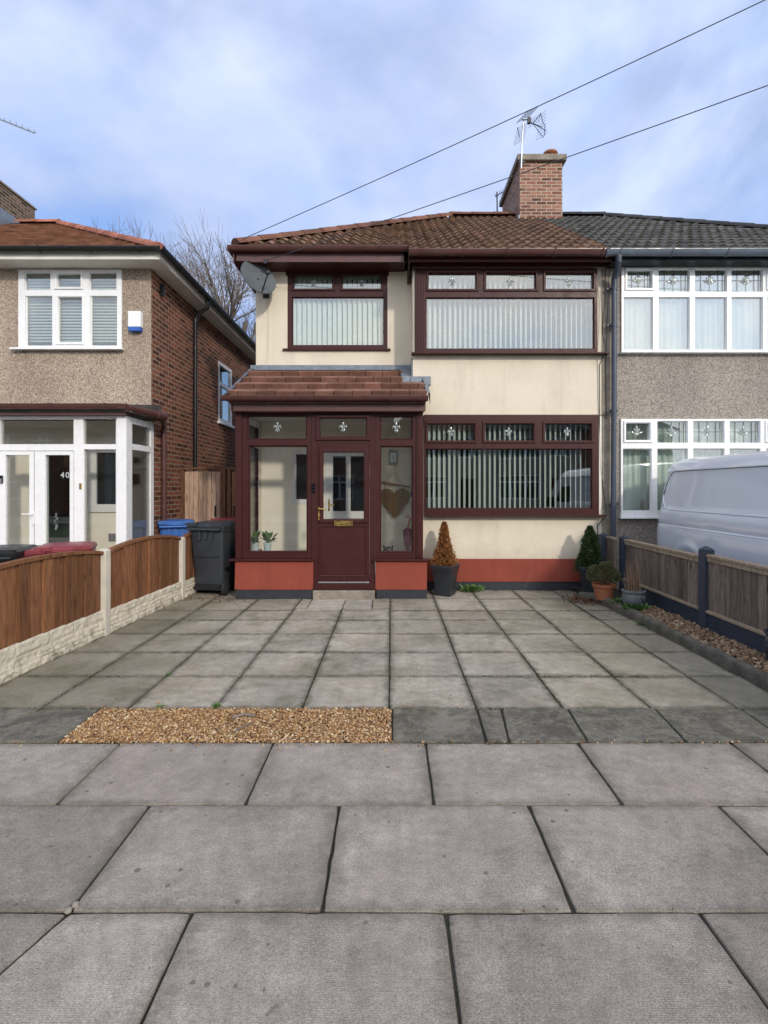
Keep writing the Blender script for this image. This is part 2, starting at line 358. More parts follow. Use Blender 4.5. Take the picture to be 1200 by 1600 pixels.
M['van_paint'] = (lambda m: (m.b.inputs.__getitem__('Coat Weight').__setattr__('default_value', .8), m.b.inputs.__getitem__('Coat Roughness').__setattr__('default_value', .06), m.bump(m.noise(2.2, 3), .004), m.fin(m.mix(m.math('MULTIPLY', m.ramp(m.noise(3, 7, .7), [(.5, 0), (.85, 1)]), .12), (.70, .735, .80), (.3, .3, .28)), .2, 0, .5))[-1])(NT('silver_white_van_paint'))
M['rubber'] = plain('tyre_rubber', (.015, .015, .015), .8, .2, 10)
M['seal'] = plain('black_seal', (.01, .01, .011), .5, .2, 10)
M['tail_red'] = plain('red_lamp_plastic', (.30, .01, .01), .15, .1, 10)
M['bin_grey'] = plain('charcoal_bin_plastic', (.030, .036, .046), .45, .25, 5, bump=.0015, bscale=200, dirt=.12)
M['bin_blue'] = plain('blue_bin_plastic', (.035, .13, .42), .42, .15, 5)
M['bin_red'] = plain('maroon_bin_plastic', (.20, .03, .042), .42, .2, 5)
M['bin_purple'] = plain('purple_bin_plastic', (.09, .045, .16), .42, .2, 5)
M['bin_black'] = plain('black_bin_plastic', (.014, .018, .02), .4, .2, 5)
M['dish'] = plain('grey_dish_paint', (.10, .115, .125), .45, .2, 5, metal=.1)
M['terracotta'] = plain('terracotta', (.34, .12, .055), .8, .2, 7, dirt=.2)
M['clay_pot'] = plain('glazed_clay_chimney_pot', (.30, .10, .045), .35, .25, 7)
M['planter'] = plain('dark_grey_planter', (.022, .026, .032), .45, .3, 6, dirt=.1)
M['grey_pot'] = plain('grey_ceramic_pot', (.12, .135, .14), .6, .3, 8, dirt=.2)
M['bluepot'] = plain('dark_blue_glazed_pot', (.03, .04, .055), .2, .2, 8)
def leafmat(name, cols, rough=.6):
    m = NT(name); col = m.ramp(m.island(), [(i/(len(cols)-1), c) for i, c in enumerate(cols)])
    return m.fin(col, rough, 0, .3)
M['conifer'] = leafmat('dark_conifer_foliage', [(.012, .028, .010), (.03, .06, .017), (.05, .09, .028), (.022, .045, .014)])
M['dead'] = leafmat('dead_orange_foliage', [(.16, .06, .02), (.30, .125, .04), (.42, .20, .075), (.11, .04, .015)])
M['shrub'] = leafmat('olive_shrub_foliage', [(.035, .045, .016), (.075, .085, .03), (.12, .12, .05), (.05, .06, .022)])
M['weed'] = leafmat('fresh_green_leaf', [(.04, .10, .02), (.08, .17, .04), (.12, .22, .06), (.05, .11, .03)])
M['litter'] = leafmat('fallen_brown_leaf', [(.10, .04, .025), (.17, .07, .04), (.07, .03, .02), (.22, .12, .07)])
M['houseplant'] = leafmat('houseplant_leaf', [(.04, .10, .04), (.09, .17, .06)])
M['stem'] = plain('dry_stem', (.22, .14, .09), .8, .3, 20)
M['bark'] = plain('bare_bark', (.16, .132, .112), .9, .3, 5)
M['palepot'] = plain('pale_blue_ceramic', (.50, .62, .66), .4, .08, 8)
M['driftwood'] = plain('driftwood', (.34, .22, .11), .8, .4, 22)
M['doorbell'] = plain('black_gloss', (.008, .008, .01), .15, .1, 8)
M['pink'] = plain('pink_plastic', (.55, .10, .12), .4, .1, 8)
M['umb'] = plain('purple_pink_fabric', (.22, .04, .10), .7, .4, 14)
M['alarm_blue'] = plain('blue_plastic', (.02, .10, .42), .35, .1, 8)
M['letter_white'] = plain('white_vinyl', (.52, .54, .56), .5, .05, 8)
M['clockface'] = plain('grey_green_frame', (.25, .30, .28), .5, .1, 8)
M['plaster_opp'] = plain('opposite_house_render', (.42, .37, .30), .9, .2, 2, dirt=.3)

# ------------------------------------------------------------------ mesh building
class MB:
    def __init__(s, xf=None): s.v = []; s.f = []; s.mi = []; s.xf = xf; s.cur = 0; s.uv = {}
    def add(s, vs, fs):
        b = len(s.v)
        for p in vs:
            p = Vector(p)
            if s.xf: p = s.xf @ p
            s.v.append(tuple(p))
        for f in fs: s.f.append(tuple(b+i for i in f)); s.mi.append(s.cur)
        return s
    def box(s, x0, x1, y0, y1, z0, z1):
        return s.add([(x, y, z) for z in (z0, z1) for y in (y0, y1) for x in (x0, x1)],
            [(0, 2, 3, 1), (4, 5, 7, 6), (0, 1, 5, 4), (2, 6, 7, 3), (0, 4, 6, 2), (1, 3, 7, 5)])
    def prism(s, poly, axis, a, b):                 # poly: 2D outline, extruded along an axis
        def P(u, v, w): return {'x': (w, u, v), 'y': (u, w, v), 'z': (u, v, w)}[axis]
        n = len(poly)
        vs = [P(u, v, a) for u, v in poly] + [P(u, v, b) for u, v in poly]
        return s.add(vs, [tuple(range(n)), tuple(range(2*n-1, n-1, -1))] + [(i, (i+1) % n, n+(i+1) % n, n+i) for i in range(n)])
    def tube(s, pts, r, n=8, caps=True):
        pts = [Vector(p) for p in pts]; rs = r if isinstance(r, (list, tuple)) else [r]*len(pts)
        vs = []; up = None
        for i, p in enumerate(pts):
            d = (pts[min(i+1, len(pts)-1)] - pts[max(i-1, 0)]).normalized()
            if up is None: up = Vector((0, 0, 1)) if abs(d.z) < .9 else Vector((1, 0, 0))
            a = d.cross(up).normalized(); b = a.cross(d).normalized(); up = b
            for k in range(n):
                t = 2*math.pi*k/n; vs.append(p + rs[i]*(math.cos(t)*a + math.sin(t)*b))
        fs = [(i*n+k, i*n+(k+1) % n, (i+1)*n+(k+1) % n, (i+1)*n+k) for i in range(len(pts)-1) for k in range(n)]
        if caps: fs += [tuple(range(n-1, -1, -1)), tuple((len(pts)-1)*n+k for k in range(n))]
        return s.add(vs, fs)
    def lathe(s, prof, c=(0, 0, 0), n=20, sq=0, rot=0):     # prof: (r,z); sq>0 gives squarish plan
        vs = []
        for r, z in prof:
            for k in range(n):
                t = 2*math.pi*k/n + rot
                vs.append((c[0]+r*math.cos(t), c[1]+r*math.sin(t), c[2]+z))
        m = len(prof)
        fs = [(i*n+k, i*n+(k+1) % n, (i+1)*n+(k+1) % n, (i+1)*n+k) for i in range(m-1) for k in range(n)]
        fs += [tuple(range(n-1, -1, -1)), tuple((m-1)*n+k for k in range(n))]
        return s.add(vs, fs)
    def ball(s, c, r, n=8, m=6, rot=None):          # r may be a triple
        r = (r, r, r) if isinstance(r, (int, float)) else r
        vs = []; q = rot or Matrix.Identity(3)
        for i in range(m+1):
            ph = math.pi*i/m
            for k in range(n):
                t = 2*math.pi*k/n
                p = q @ Vector((r[0]*math.sin(ph)*math.cos(t), r[1]*math.sin(ph)*math.sin(t), r[2]*math.cos(ph)))
                vs.append(Vector(c)+p)
        return s.add(vs, [(i*n+k, (i+1)*n+k, (i+1)*n+(k+1) % n, i*n+(k+1) % n) for i in range(m) for k in range(n)])
    def ring(s, x0, x1, z0, z1, prof):              # mitred frame swept round a rectangle in the X-Z plane; prof: (inset, y), closed
        vs = []
        for d, y in prof: vs += [(x0+d, y, z0+d), (x1-d, y, z0+d), (x1-d, y, z1-d), (x0+d, y, z1-d)]
        m = len(prof)
        return s.add(vs, [(4*i+k, 4*i+(k+1) % 4, 4*((i+1) % m)+(k+1) % 4, 4*((i+1) % m)+k) for i in range(m) for k in range(4)])
    def wall(s, x0, x1, z0, z1, y0, y1, holes=()):  # slab in the X-Z plane with rectangular holes
        xs = sorted({x0, x1, *[min(max(v, x0), x1) for h in holes for v in h[:2]]})
        zs = sorted({z0, z1, *[min(max(v, z0), z1) for h in holes for v in h[2:]]})
        def solid(i, j):
            if i < 0 or j < 0 or i >= len(xs)-1 or j >= len(zs)-1: return False
            cx, cz = (xs[i]+xs[i+1])/2, (zs[j]+zs[j+1])/2
            return not any(h[0] < cx < h[1] and h[2] < cz < h[3] for h in holes)
        for i in range(len(xs)-1):
            for j in range(len(zs)-1):
                if not solid(i, j): continue
                a, b, c, d = xs[i], xs[i+1], zs[j], zs[j+1]
                s.add([(a, y0, c), (b, y0, c), (b, y0, d), (a, y0, d)], [(0, 1, 2, 3)])
                s.add([(a, y1, c), (b, y1, c), (b, y1, d), (a, y1, d)], [(3, 2, 1, 0)])
                if not solid(i-1, j): s.add([(a, y0, c), (a, y0, d), (a, y1, d), (a, y1, c)], [(0, 1, 2, 3)])
                if not solid(i+1, j): s.add([(b, y0, c), (b, y1, c), (b, y1, d), (b, y0, d)], [(0, 1, 2, 3)])
                if not solid(i, j-1): s.add([(a, y0, c), (a, y1, c), (b, y1, c), (b, y0, c)], [(0, 1, 2, 3)])
                if not solid(i, j+1): s.add([(a, y0, d), (b, y0, d), (b, y1, d), (a, y1, d)], [(0, 1, 2, 3)])
        return s
    def build(s, name, mats, parent=None, bevel=0, smooth=0, merge=False, recalc=True):
        me = bpy.data.meshes.new(name); me.from_pydata(s.v, [], s.f)
        if not isinstance(mats, (list, tuple)): mats = [mats]
        for m in mats: me.materials.append(M[m] if isinstance(m, str) else m)
        if len(mats) > 1: me.polygons.foreach_set('material_index', s.mi)
        if bevel or merge or recalc:
            bm = bmesh.new(); bm.from_mesh(me)
            if merge: bmesh.ops.remove_doubles(bm, verts=bm.verts, dist=1e-5)
            if recalc: bmesh.ops.recalc_face_normals(bm, faces=bm.faces)
            if bevel:
                es = [e for e in bm.edges if len(e.link_faces) == 2 and e.calc_face_angle(0) > R(35)]
                if es: bmesh.ops.bevel(bm, geom=es, offset=bevel, segments=1 if bevel < .006 else 2, affect='EDGES', profile=.6, clamp_overlap=True)
            bm.to_mesh(me); bm.free()
        if smooth: me.shade_smooth(); me.set_sharp_from_angle(angle=R(smooth))
        o = bpy.data.objects.new(name, me); COL.objects.link(o)
        if parent:
            o.parent = parent; o.matrix_parent_inverse = pworld(parent).inverted()
        return o
def pworld(p):       # every mesh here is built in world coordinates, so only an Empty carries a transform
    return Matrix.Translation(p.location) @ p.rotation_euler.to_matrix().to_4x4() if p.type == 'EMPTY' else Matrix.Identity(4)
def np_mesh(name, V, F, mat, parent=None, smooth=False):
    me = bpy.data.meshes.new(name); k = F.shape[1]
    me.vertices.add(len(V)); me.vertices.foreach_set('co', V.astype(np.float32).ravel())
    me.loops.add(F.size); me.loops.foreach_set('vertex_index', F.astype(np.int32).ravel())
    me.polygons.add(len(F)); me.polygons.foreach_set('loop_start', np.arange(len(F), dtype=np.int32)*k)
    me.update(calc_edges=True); me.materials.append(M[mat])
    if smooth: me.shade_smooth()
    o = bpy.data.objects.new(name, me); COL.objects.link(o)
    if parent: o.parent = parent; o.matrix_parent_inverse = pworld(parent).inverted()
    return o
def thing(name, label, cat, loc=(0, 0, 0), group=None):
    o = bpy.data.objects.new(name, None); COL.objects.link(o); o.location = loc; o.empty_display_size = .1
    o['label'] = label; o['category'] = cat
    if group: o['group'] = group
    return o
def tag(o, label, cat, group=None, kind=None):
    if label: o['label'] = label
    if cat: o['category'] = cat
    if group: o['group'] = group
    if kind: o['kind'] = kind
    return o
def struct(o, kind='structure', label=None):
    o['kind'] = kind
    if label: o['label'] = label
    return o
def copy_tree(o, parent=None):
    c = o.copy(); COL.objects.link(c)
    if parent: c.parent = parent
    for ch in list(o.children): copy_tree(ch, c)
    return c
SIDE = lambda x: Matrix.Translation((x, 0, 0)) @ Matrix.Rotation(R(90), 4, 'Z')      # local (u, y, z) -> world (x - y, u, z)

# ------------------------------------------------------------------ windows
def fleur(mb, cx, cz, y, s):
    def petal(px_, pz_, a, l, w):
        q = Matrix.Rotation(a, 3, 'Y')
        mb.ball((cx+px_*s, y, cz+pz_*s), (w*s, .004, l*s), 8, 6, q)
    petal(0, .55, 0, .42, .17)
    petal(-.30, .22, R(-48), .36, .13); petal(.30, .22, R(48), .36, .13)
    petal(-.55, .10, R(15), .22, .09); petal(.55, .10, R(-15), .22, .09)
    petal(0, -.12, R(90), .34, .08)
    petal(-.22, -.40, R(28), .26, .11); petal(.22, -.40, R(-28), .26, .11); petal(0, -.52, 0, .26, .09)
def lily(mb, cx, cz, y, s):
    def petal(px_, pz_, a, l, w):
        mb.ball((cx+px_*s, y, cz+pz_*s), (w*s, .004, l*s), 8, 6, Matrix.Rotation(a, 3, 'Y'))
    petal(0, .35, 0, .62, .2); petal(-.22, .10, R(-30), .5, .12); petal(.22, .10, R(30), .5, .12)
    petal(-.5, -.15, R(-70), .45, .12); petal(.5, -.15, R(70), .45, .12); petal(0, -.4, R(90), .35, .12)

def window(parent, x0, x1, z0, z1, y, cells, mat, gmat='glass', depth=.07, xf=None, motif=None, ms=.055, came=False, bead=.014, motif_cells=None):
    """frame plane front at y; cells = (gx0,gx1,gz0,gz1,sash)"""
    w = MB(xf); w.wall(x0, x1, z0, z1, y, y+depth, [c[:4] if not c[4] else (c[0]-.03, c[1]+.03, c[2]-.03, c[3]+.03) for c in cells])
    fo = w.build('window', mat, parent, bevel=.004)
    for i, c in enumerate(cells):
        gx0, gx1, gz0, gz1, sash = c[:5]
        if sash:
            s = MB(xf); e = .042
            s.ring(gx0-e, gx1+e, gz0-e, gz1+e, [(0, y+.0), (0, y-.012), (.007, y-.02), (.028, y-.02), (.036, y-.010), (e, y+.004), (e, y+.05), (.012, y+.05), (.012, y+.0)])
            s.build('sash', mat, fo)
        else:
            s = MB(xf)
            s.ring(gx0-.001, gx1+.001, gz0-.001, gz1+.001, [(0, y+.012), (bead*.3, y+.008), (bead, y+.026), (bead, y+.05), (0, y+.05)])
            s.build('glazing_bead', mat, fo)
        g = MB(xf); g.box(gx0+.002, gx1-.002, y+.034, y+.042, gz0+.002, gz1-.002); g.build('pane', gmat, fo)
        if motif and (motif_cells is None or i in motif_cells):
            k = MB(xf); (fleur if motif == 'fleur' else lily)(k, (gx0+gx1)/2, (gz0+gz1)/2, y+.030, ms); k.build('flower_motif', 'bevelglass', fo, smooth=40)
            if came:
                k = MB(xf); h = .0035
                W_ = gx1-gx0
                for fr in (.22, .76, .9): k.box(gx0+fr*W_-h, gx0+fr*W_+h, y+.029, y+.034, gz0, gz1)
                k.box(gx0+.5*W_-h, gx0+.5*W_+h, y+.0305, y+.0335, gz0, gz1)
                zc = gz0+.52*(gz1-gz0); k.box(gx0, gx1, y+.0275, y+.0285, zc-h, zc+h); k.build('lead_strips', 'leadcame', fo)
    return fo
def vblind(parent, x0, x1, z0, z1, y, ang, pitch=.0775, w=.089, mat='blind'):
    b = MB(); n = int((x1-x0)/pitch); dx, dy = math.cos(ang)*w/2, math.sin(ang)*w/2
    for i in range(n+1):
        cx = x0+pitch*(i+.5)+random.uniform(-.002, .002); a = ang+random.uniform(-.05, .05)
        dx, dy = math.cos(a)*w/2, math.sin(a)*w/2
        if cx > x1: break
        bw = .006
        vs = []
        for zz in (z0, z1):
            for t in (-1, 0, 1):
                vs.append((cx+t*dx+(0 if t else -math.sin(a)*bw), y+t*dy+(0 if t else math.cos(a)*bw), zz))
        b.add(vs, [(0, 1, 4, 3), (1, 2, 5, 4)])
    b.box(x0, x1, y-.02, y+.02, z1-.005, z1+.03)
    o = b.build('blind', mat, parent, recalc=False); return o

def gutter(mb, x0, x1, yc, zt, r, n=8):             # half-round, open upwards, along X
    pts = [(math.cos(t)*r, math.sin(t)*r) for t in [math.pi+math.pi*i/n for i in range(n+1)]]
    outer = [(yc+a, zt+b*1.15) for a, b in pts]; inner = [(yc+a*.9, zt+b*1.05) for a, b in reversed(pts)]
    mb.prism(outer+inner, 'x', x0, x1)
    mb.box(x0, x1, yc-r-.004, yc-r+.004, zt-.008, zt+.004)
def gutter_clip(mb, x, yc, zt, r, w=.03):
    pts = [(math.cos(t)*r*1.1, math.sin(t)*r*1.1) for t in [math.pi+math.pi*i/8 for i in range(9)]]
    mb.prism([(yc+a, zt+b*1.15-.002) for a, b in pts]+[(yc+r*1.1, zt+.01), (yc-r*1.15, zt+.01)], 'x', x-w/2, x+w/2)

# ------------------------------------------------------------------ roofs
def pantile_plane(mb, x_rng, y0, y1, zf, gauge=.285, wave=.165, amp=.030, lift=.048, sx=6, y_eave=None):
    """front slope; x_rng(Y) -> (xmin,xmax); courses stepped, rolls along x"""
    ny = int(round((y1-y0)/gauge))
    for i in range(ny):
        ya, yb = y0+i*gauge, min(y0+(i+1)*gauge+.01, y1)
        ym = (ya+yb)/2
        xa, xb = x_rng(ym)
        i0, i1 = math.floor(xa/wave), math.ceil(xb/wave)
        for k in range(i0, i1):
            u0, u1 = max(k*wave, xa), min((k+1)*wave-.004, xb)
            if u1-u0 < .01: continue
            dz = random.uniform(-.004, .004); dy = random.uniform(-.008, .008)
            top = []; vs = []
            for t in range(sx+1):
                u = u0+(u1-u0)*t/sx
                ph = ((u/wave) % 1.0)
                if t == sx and u1 < xb: ph = .97
                w = amp*(math.sin(math.pi*min(ph/.62, 1))**.8 if ph < .62 else -.35*math.sin(math.pi*(ph-.62)/.38))
                vs.append((u, ya+dy, zf(ya)+lift+w+dz)); top.append((u, yb+.02, zf(yb+.02)+.006+w))
            bot = [(x, y+.035, z-.045) for x, y, z in vs]
            n = sx+1
            mb.add(vs+top+bot, [(t, t+1, n+t+1, n+t) for t in range(sx)] + [(2*n+t, 2*n+t+1, t+1, t) for t in range(sx)])
def flat_tiles(mb, x_rng, y0, y1, zf, gauge, width, th=.02, jitter=.004, stagger=True, gap=.003):
    ny = int(math.ceil((y1-y0)/gauge))
    for i in range(ny):
        ya, yb = y0+i*gauge, y0+(i+1)*gauge
        xa, xb = x_rng((ya+yb)/2)
        off = (i % 2)*width/2 if stagger else 0
        k0, k1 = math.floor((xa-off)/width), math.ceil((xb-off)/width)
        for k in range(k0, k1+1):
            u0, u1 = max(k*width+off, xa), min((k+1)*width+off-gap, xb)
            if u1-u0 < .02: continue
            j = random.uniform(-jitter, jitter); j2 = random.uniform(-jitter, jitter); y_ = ya+random.uniform(-jitter, jitter)
            yt = yb+.03
            mb.add([(u0, y_, zf(ya)+th*1.5+j), (u1, y_, zf(ya)+th*1.5+j2), (u1, yt, zf(yt)+.003), (u0, yt, zf(yt)+.003),
                    (u0, y_+th*.9, zf(ya)-.004+j), (u1, y_+th*.9, zf(ya)-.004+j2), (u1, yt, zf(yt)-.01), (u0, yt, zf(yt)-.01)],
                   [(0, 1, 2, 3), (4, 5, 1, 0), (5, 6, 2, 1), (7, 4, 0, 3), (4, 7, 6, 5)])
def cap_tiles(mb, a, b, r=.10, seg=.42):
    a, b = Vector(a), Vector(b); d = (b-a); Ln = d.length; d.normalize(); n = max(1, int(Ln/seg))
    side = d.cross(Vector((0, 0, 1))).normalized(); up = side.cross(d)
    for i in range(n):
        p = a+d*(Ln*i/n); q = a+d*(Ln*(i+1)/n+.03); rr = (r*1.08+random.uniform(-.003, .003), r*.97)
        vs = []
        for c, k in ((p, rr[0]), (q, rr[1])):
            for t in range(9):
                an = math.pi*t/8; vs.append(c+side*math.cos(an)*k+up*(math.sin(an)*k*.85-.02))
        vs += [v-up*.02 for v in vs[:9]]
        mb.add(vs, [(t, t+1, 10+t, 9+t) for t in range(8)] + [tuple(range(8, -1, -1))])

# ================================================================== GROUND
g = MB(); g.add([(-300, -300, -.09), (300, -300, -.09), (300, 300, -.09), (-300, 300, -.09)], [(0, 1, 2, 3)]); struct(g.build('ground', 'grass', recalc=False), label='grassed ground around the houses')
def slabs(name, items, mats, base_rect, z=0.0, gap=.009, jit=.0018):
    """items: (x0,x1,y0,y1,mat index) or polygon list [(x,y)...], mat"""
    me_v, me_f, mi, uvs = [], [], [], []
    for it in items:
        if len(it) == 5: x0, x1, y0, y1, k = it; poly = [(x0, y0), (x1, y0), (x1, y1), (x0, y1)]
        else: poly, k = it
        cx = sum(p[0] for p in poly)/len(poly); cy = sum(p[1] for p in poly)/len(poly)
        xs = [p[0] for p in poly]; ys = [p[1] for p in poly]; bx, by = min(xs), min(ys); wx, wy = max(xs)-bx, max(ys)-by
        tx, ty, tz = random.uniform(-jit, jit)*1.4, random.uniform(-jit, jit)*1.4, random.uniform(-jit, jit)
        loops = []
        # subdivided, slightly ragged outline
        out = []
        n = len(poly)
        for i in range(n):
            a, b = poly[i], poly[(i+1) % n]; L_ = math.dist(a, b); m_ = max(1, int(L_/.06))
            for t in range(m_):
                f = t/m_; out.append((a[0]+(b[0]-a[0])*f, a[1]+(b[1]-a[1])*f, t == 0))
        def inset(p, d):
            vx, vy = cx-p[0], cy-p[1]
            # shrink per axis so the gap is even
            return (p[0]+math.copysign(min(d, abs(vx)), vx), p[1]+math.copysign(min(d, abs(vy)), vy))
        base = len(me_v); m = len(out)
        rag = [random.uniform(0, .0022)+(random.random() < .05)*random.uniform(.001, .005) for _ in out]
        for d, zz in ((gap/2, -.05), (gap/2, -.006), (gap/2+.0035, 0)):
            for (px_, py_, c), rg in zip(out, rag):
                e = max(abs(px_-cx)/(wx/2), abs(py_-cy)/(wy/2))
                p = (px_, py_)
                q = list(p); dd = d+rg+(0.004 if c else 0)
                if len(it) == 5:
                    if px_-bx < 1e-6: q[0] += dd
                    if bx+wx-px_ < 1e-6: q[0] -= dd
                    if py_-by < 1e-6: q[1] += dd
                    if by+wy-py_ < 1e-6: q[1] -= dd
                else: q = list(inset(p, dd))
                me_v.append((q[0], q[1], z+zz+tz+tx*(q[0]-cx)/(wx/2)+ty*(q[1]-cy)/(wy/2)))
                uvs.append(((q[0]-bx)/wx, (q[1]-by)/wy))
        for l in range(2):
            for i in range(m): me_f.append((base+l*m+i, base+l*m+(i+1) % m, base+(l+1)*m+(i+1) % m, base+(l+1)*m+i)); mi.append(k)
        me_f.append(tuple(base+2*m+i for i in range(m))); mi.append(k)
    me = bpy.data.meshes.new(name); me.from_pydata(me_v, [], me_f)
    for a in mats: me.materials.append(M[a])
    b0 = len(me_v)
    me.polygons.foreach_set('material_index', mi)
    ul = me.uv_layers.new(name='UVMap'); li = np.zeros(len(me.loops), dtype=np.int32); me.loops.foreach_get('vertex_index', li)
    ul.data.foreach_set('uv', np.array(uvs, dtype=np.float32)[li].ravel())
    o = bpy.data.objects.new(name, me); COL.objects.link(o)
    j = MB(); x0, x1, y0, y1 = base_rect; j.box(x0, x1, y0, y1, z-.08, z-.011)
    jo = j.build('joint_bed', 'joint'); jo['kind'] = 'structure'
    struct(o); return o
# pavement
it = []
rows = [(3.114, 2.505, .21), (2.505, 1.872, .672), (1.872, 1.243, .20), (1.243, .625, .672), (.625, 0.0, .20), (0.0, -.62, .67), (-.62, -1.24, .2), (-1.24, -1.86, .67)]
for yb, ya, xo in rows:
    for k in range(-16, 17):
        x0 = xo+.925*k; x1 = x0+.925
        if xo == .20 and yb == 1.872 and k == -2:     # the cracked slab on the left
            it.append(([(x0, ya), (x0+.27, ya), (x0+.47, yb), (x0, yb)], 0)); it.append(([(x0+.272, ya), (x1, ya), (x1, yb), (x0+.472, yb)], 0)); continue
        it.append((x0, x1, ya, yb, 0))
struct(slabs('pavement', it, ['pave'], (-14.6, 16, -1.86, 3.112), gap=.0085), label='large grey concrete flags of the public pavement')
# driveway
it = []
yr = [3.597, 4.21, 4.822, 5.43, 6.0, 6.452, 7.15, 7.75]
for i in range(len(yr)-1):
    for k in range(-6, 6):
        x0 = -.013+.6125*k; x1 = x0+.6125
        if k == 4: x1 = min(x1, 2.86)
        if x0 > 2.8: continue
        if i == 5 and k in (-2, -1):
            continue
        it.append((max(x0, -3.3), min(x1, 2.86), yr[i], yr[i+1], 0))
it += [(-1.238, -.626, 6.452, 6.56, 0), (-1.238, -1.09, 6.56, 7.15, 0), (-1.09, -.626, 6.56, 7.15, 2), (-.626, -.25, 6.56, 7.15, 2), (-.25, -.013, 6.56, 7.15, 0), (-.626, -.013, 6.452, 6.56, 0)]
# dark strip by the pavement
it += [([(-3.3, 3.12), (-2.52, 3.12), (-2.46, 3.595), (-3.3, 3.595)], 1), ([(-2.515, 3.12), (-2.03, 3.12), (-2.05, 3.595), (-2.455, 3.595)], 1),
       ([(.005, 3.12), (.58, 3.12), (.60, 3.595), (.01, 3.595)], 1),
       ([(.584, 3.12), (.72, 3.12), (.77, 3.595), (.605, 3.595)], 1), ([(.724, 3.12), (1.20, 3.12), (1.235, 3.595), (.775, 3.595)], 1),
       ([(1.205, 3.12), (1.80, 3.12), (1.845, 3.595), (1.24, 3.595)], 1), ([(1.805, 3.12), (2.42, 3.12), (2.45, 3.595), (1.85, 3.595)], 1), ([(2.425, 3.12), (2.95, 3.12), (2.95, 3.595), (2.455, 3.595)], 1)]
struct(slabs('driveway', it, ['drive', 'darkslab', 'paleslab'], (-3.3, 2.95, 3.114, 8.3), gap=.0065, jit=.003), label='square concrete slab driveway in front of the house')
b = MB(); b.box(-9.4, -3.14, 3.12, 8.6, -.08, -.004); b.box(3.31, 9.6, 3.12, 7.75, -.08, -.004); b.box(-3.64, -2.0, 8.2, 16, -.08, .004)
struct(b.build('concrete_drive', 'concrete'), label='plain concrete drives of the neighbouring houses')
b = MB(); b.box(-60, 60, -8.3, -2.0, -.14, -.10); struct(b.build('road', 'asphalt'))
b = MB(); b.box(-60, 60, -1.995, -1.87, -.14, .0); b.box(-60, 60, -8.42, -8.3, -.14, .0); struct(b.build('road_kerb', 'concrete'))
b = MB(); b.box(-60, 60, -14.5, -8.42, -.14, -.01); struct(b.build('far_pavement', 'concrete'))
b = MB(); b.box(-60, -14.6, -1.86, 3.12, -.14, -.01); b.box(16, 60, -1.86, 3.12, -.14, -.01); struct(b.build('side_pavement', 'concrete'))
b = MB(); b.box(-1.96, 0.0, 3.12, 3.595, -.03, -.010); b.add([(-2.03,3.12,-.01),(-1.96,3.12,-.01),(-1.96,3.595,-.01),(-2.05,3.595,-.01)],[(0,1,2,3)]); struct(b.build('gravel_bed', 'soil'))

# gravel as scattered real stones
t = (1+5**.5)/2
ICO = np.array([(-1, t, 0), (1, t, 0), (-1, -t, 0), (1, -t, 0), (0, -1, t), (0, 1, t), (0, -1, -t), (0, 1, -t), (t, 0, -1), (t, 0, 1), (-t, 0, -1), (-t, 0, 1)])/1.9
ICF = np.array([(0, 11, 5), (0, 5, 1), (0, 1, 7), (0, 7, 10), (0, 10, 11), (1, 5, 9), (5, 11, 4), (11, 10, 2), (10, 7, 6), (7, 1, 8), (3, 9, 4), (3, 4, 2), (3, 2, 6), (3, 6, 8), (3, 8, 9), (4, 9, 5), (2, 4, 11), (6, 2, 10), (8, 6, 7), (9, 8, 1)])
def rotmats(n):
    q = rng.normal(size=(n, 4)); q /= np.linalg.norm(q, axis=1)[:, None]; a, b_, c, d = q.T
    return np.stack([np.stack([1-2*(c*c+d*d), 2*(b_*c-a*d), 2*(b_*d+a*c)], 1), np.stack([2*(b_*c+a*d), 1-2*(b_*b_+d*d), 2*(c*d-a*b_)], 1), np.stack([2*(b_*d-a*c), 2*(c*d+a*b_), 1-2*(b_*b_+c*c)], 1)], 1)
def stones(name, P, size, mat, parent=None):
    n = len(P); S = size*(rng.lognormal(0, .28, (n, 1)))*rng.uniform(.6, 1.15, (n, 3))
    V = (ICO[None]*S[:, None, :])*rng.uniform(.85, 1.15, (n, 12, 1)); V = np.einsum('nij,nkj->nki', rotmats(n), V); V[:, :, 2] *= .8
    V = V+P[:, None, :]
    F = (ICF[None]+(np.arange(n)*12)[:, None, None]).reshape(-1, 3)
    return np_mesh(name, V.reshape(-1, 3), F, mat, parent, smooth=True)
n = 19000
P = np.stack([rng.uniform(-2.03, 0, n), rng.uniform(3.118, 3.592, n), rng.uniform(-.008, .004, n)], 1)
n2 = 90
P2 = np.stack([rng.uniform(-2.3, .3, n2), np.where(rng.random(n2) < .6, 3.117-rng.exponential(.035, n2), 3.60+rng.exponential(.03, n2)), np.full(n2, .004)], 1)
P3 = np.stack([rng.uniform(0, 2.9, 60), 3.115+rng.normal(0, .012, 60), np.full(60, .003)], 1)
struct(stones('gravel', np.concatenate([P, P2, P3]), .0062, 'gravel'), 'stuff', 'golden gravel filling the strip beside the pavement')

# ================================================================== OUR HOUSE
YB, YW, YP = 7.75, 8.30, 7.17
XL, XR, XB = -2.19, 3.29, .33
house = thing('semi_detached_house', 'cream rendered house with mahogany windows, red plinth and brown tiled roof', 'house', (.5, 8.3, 0))
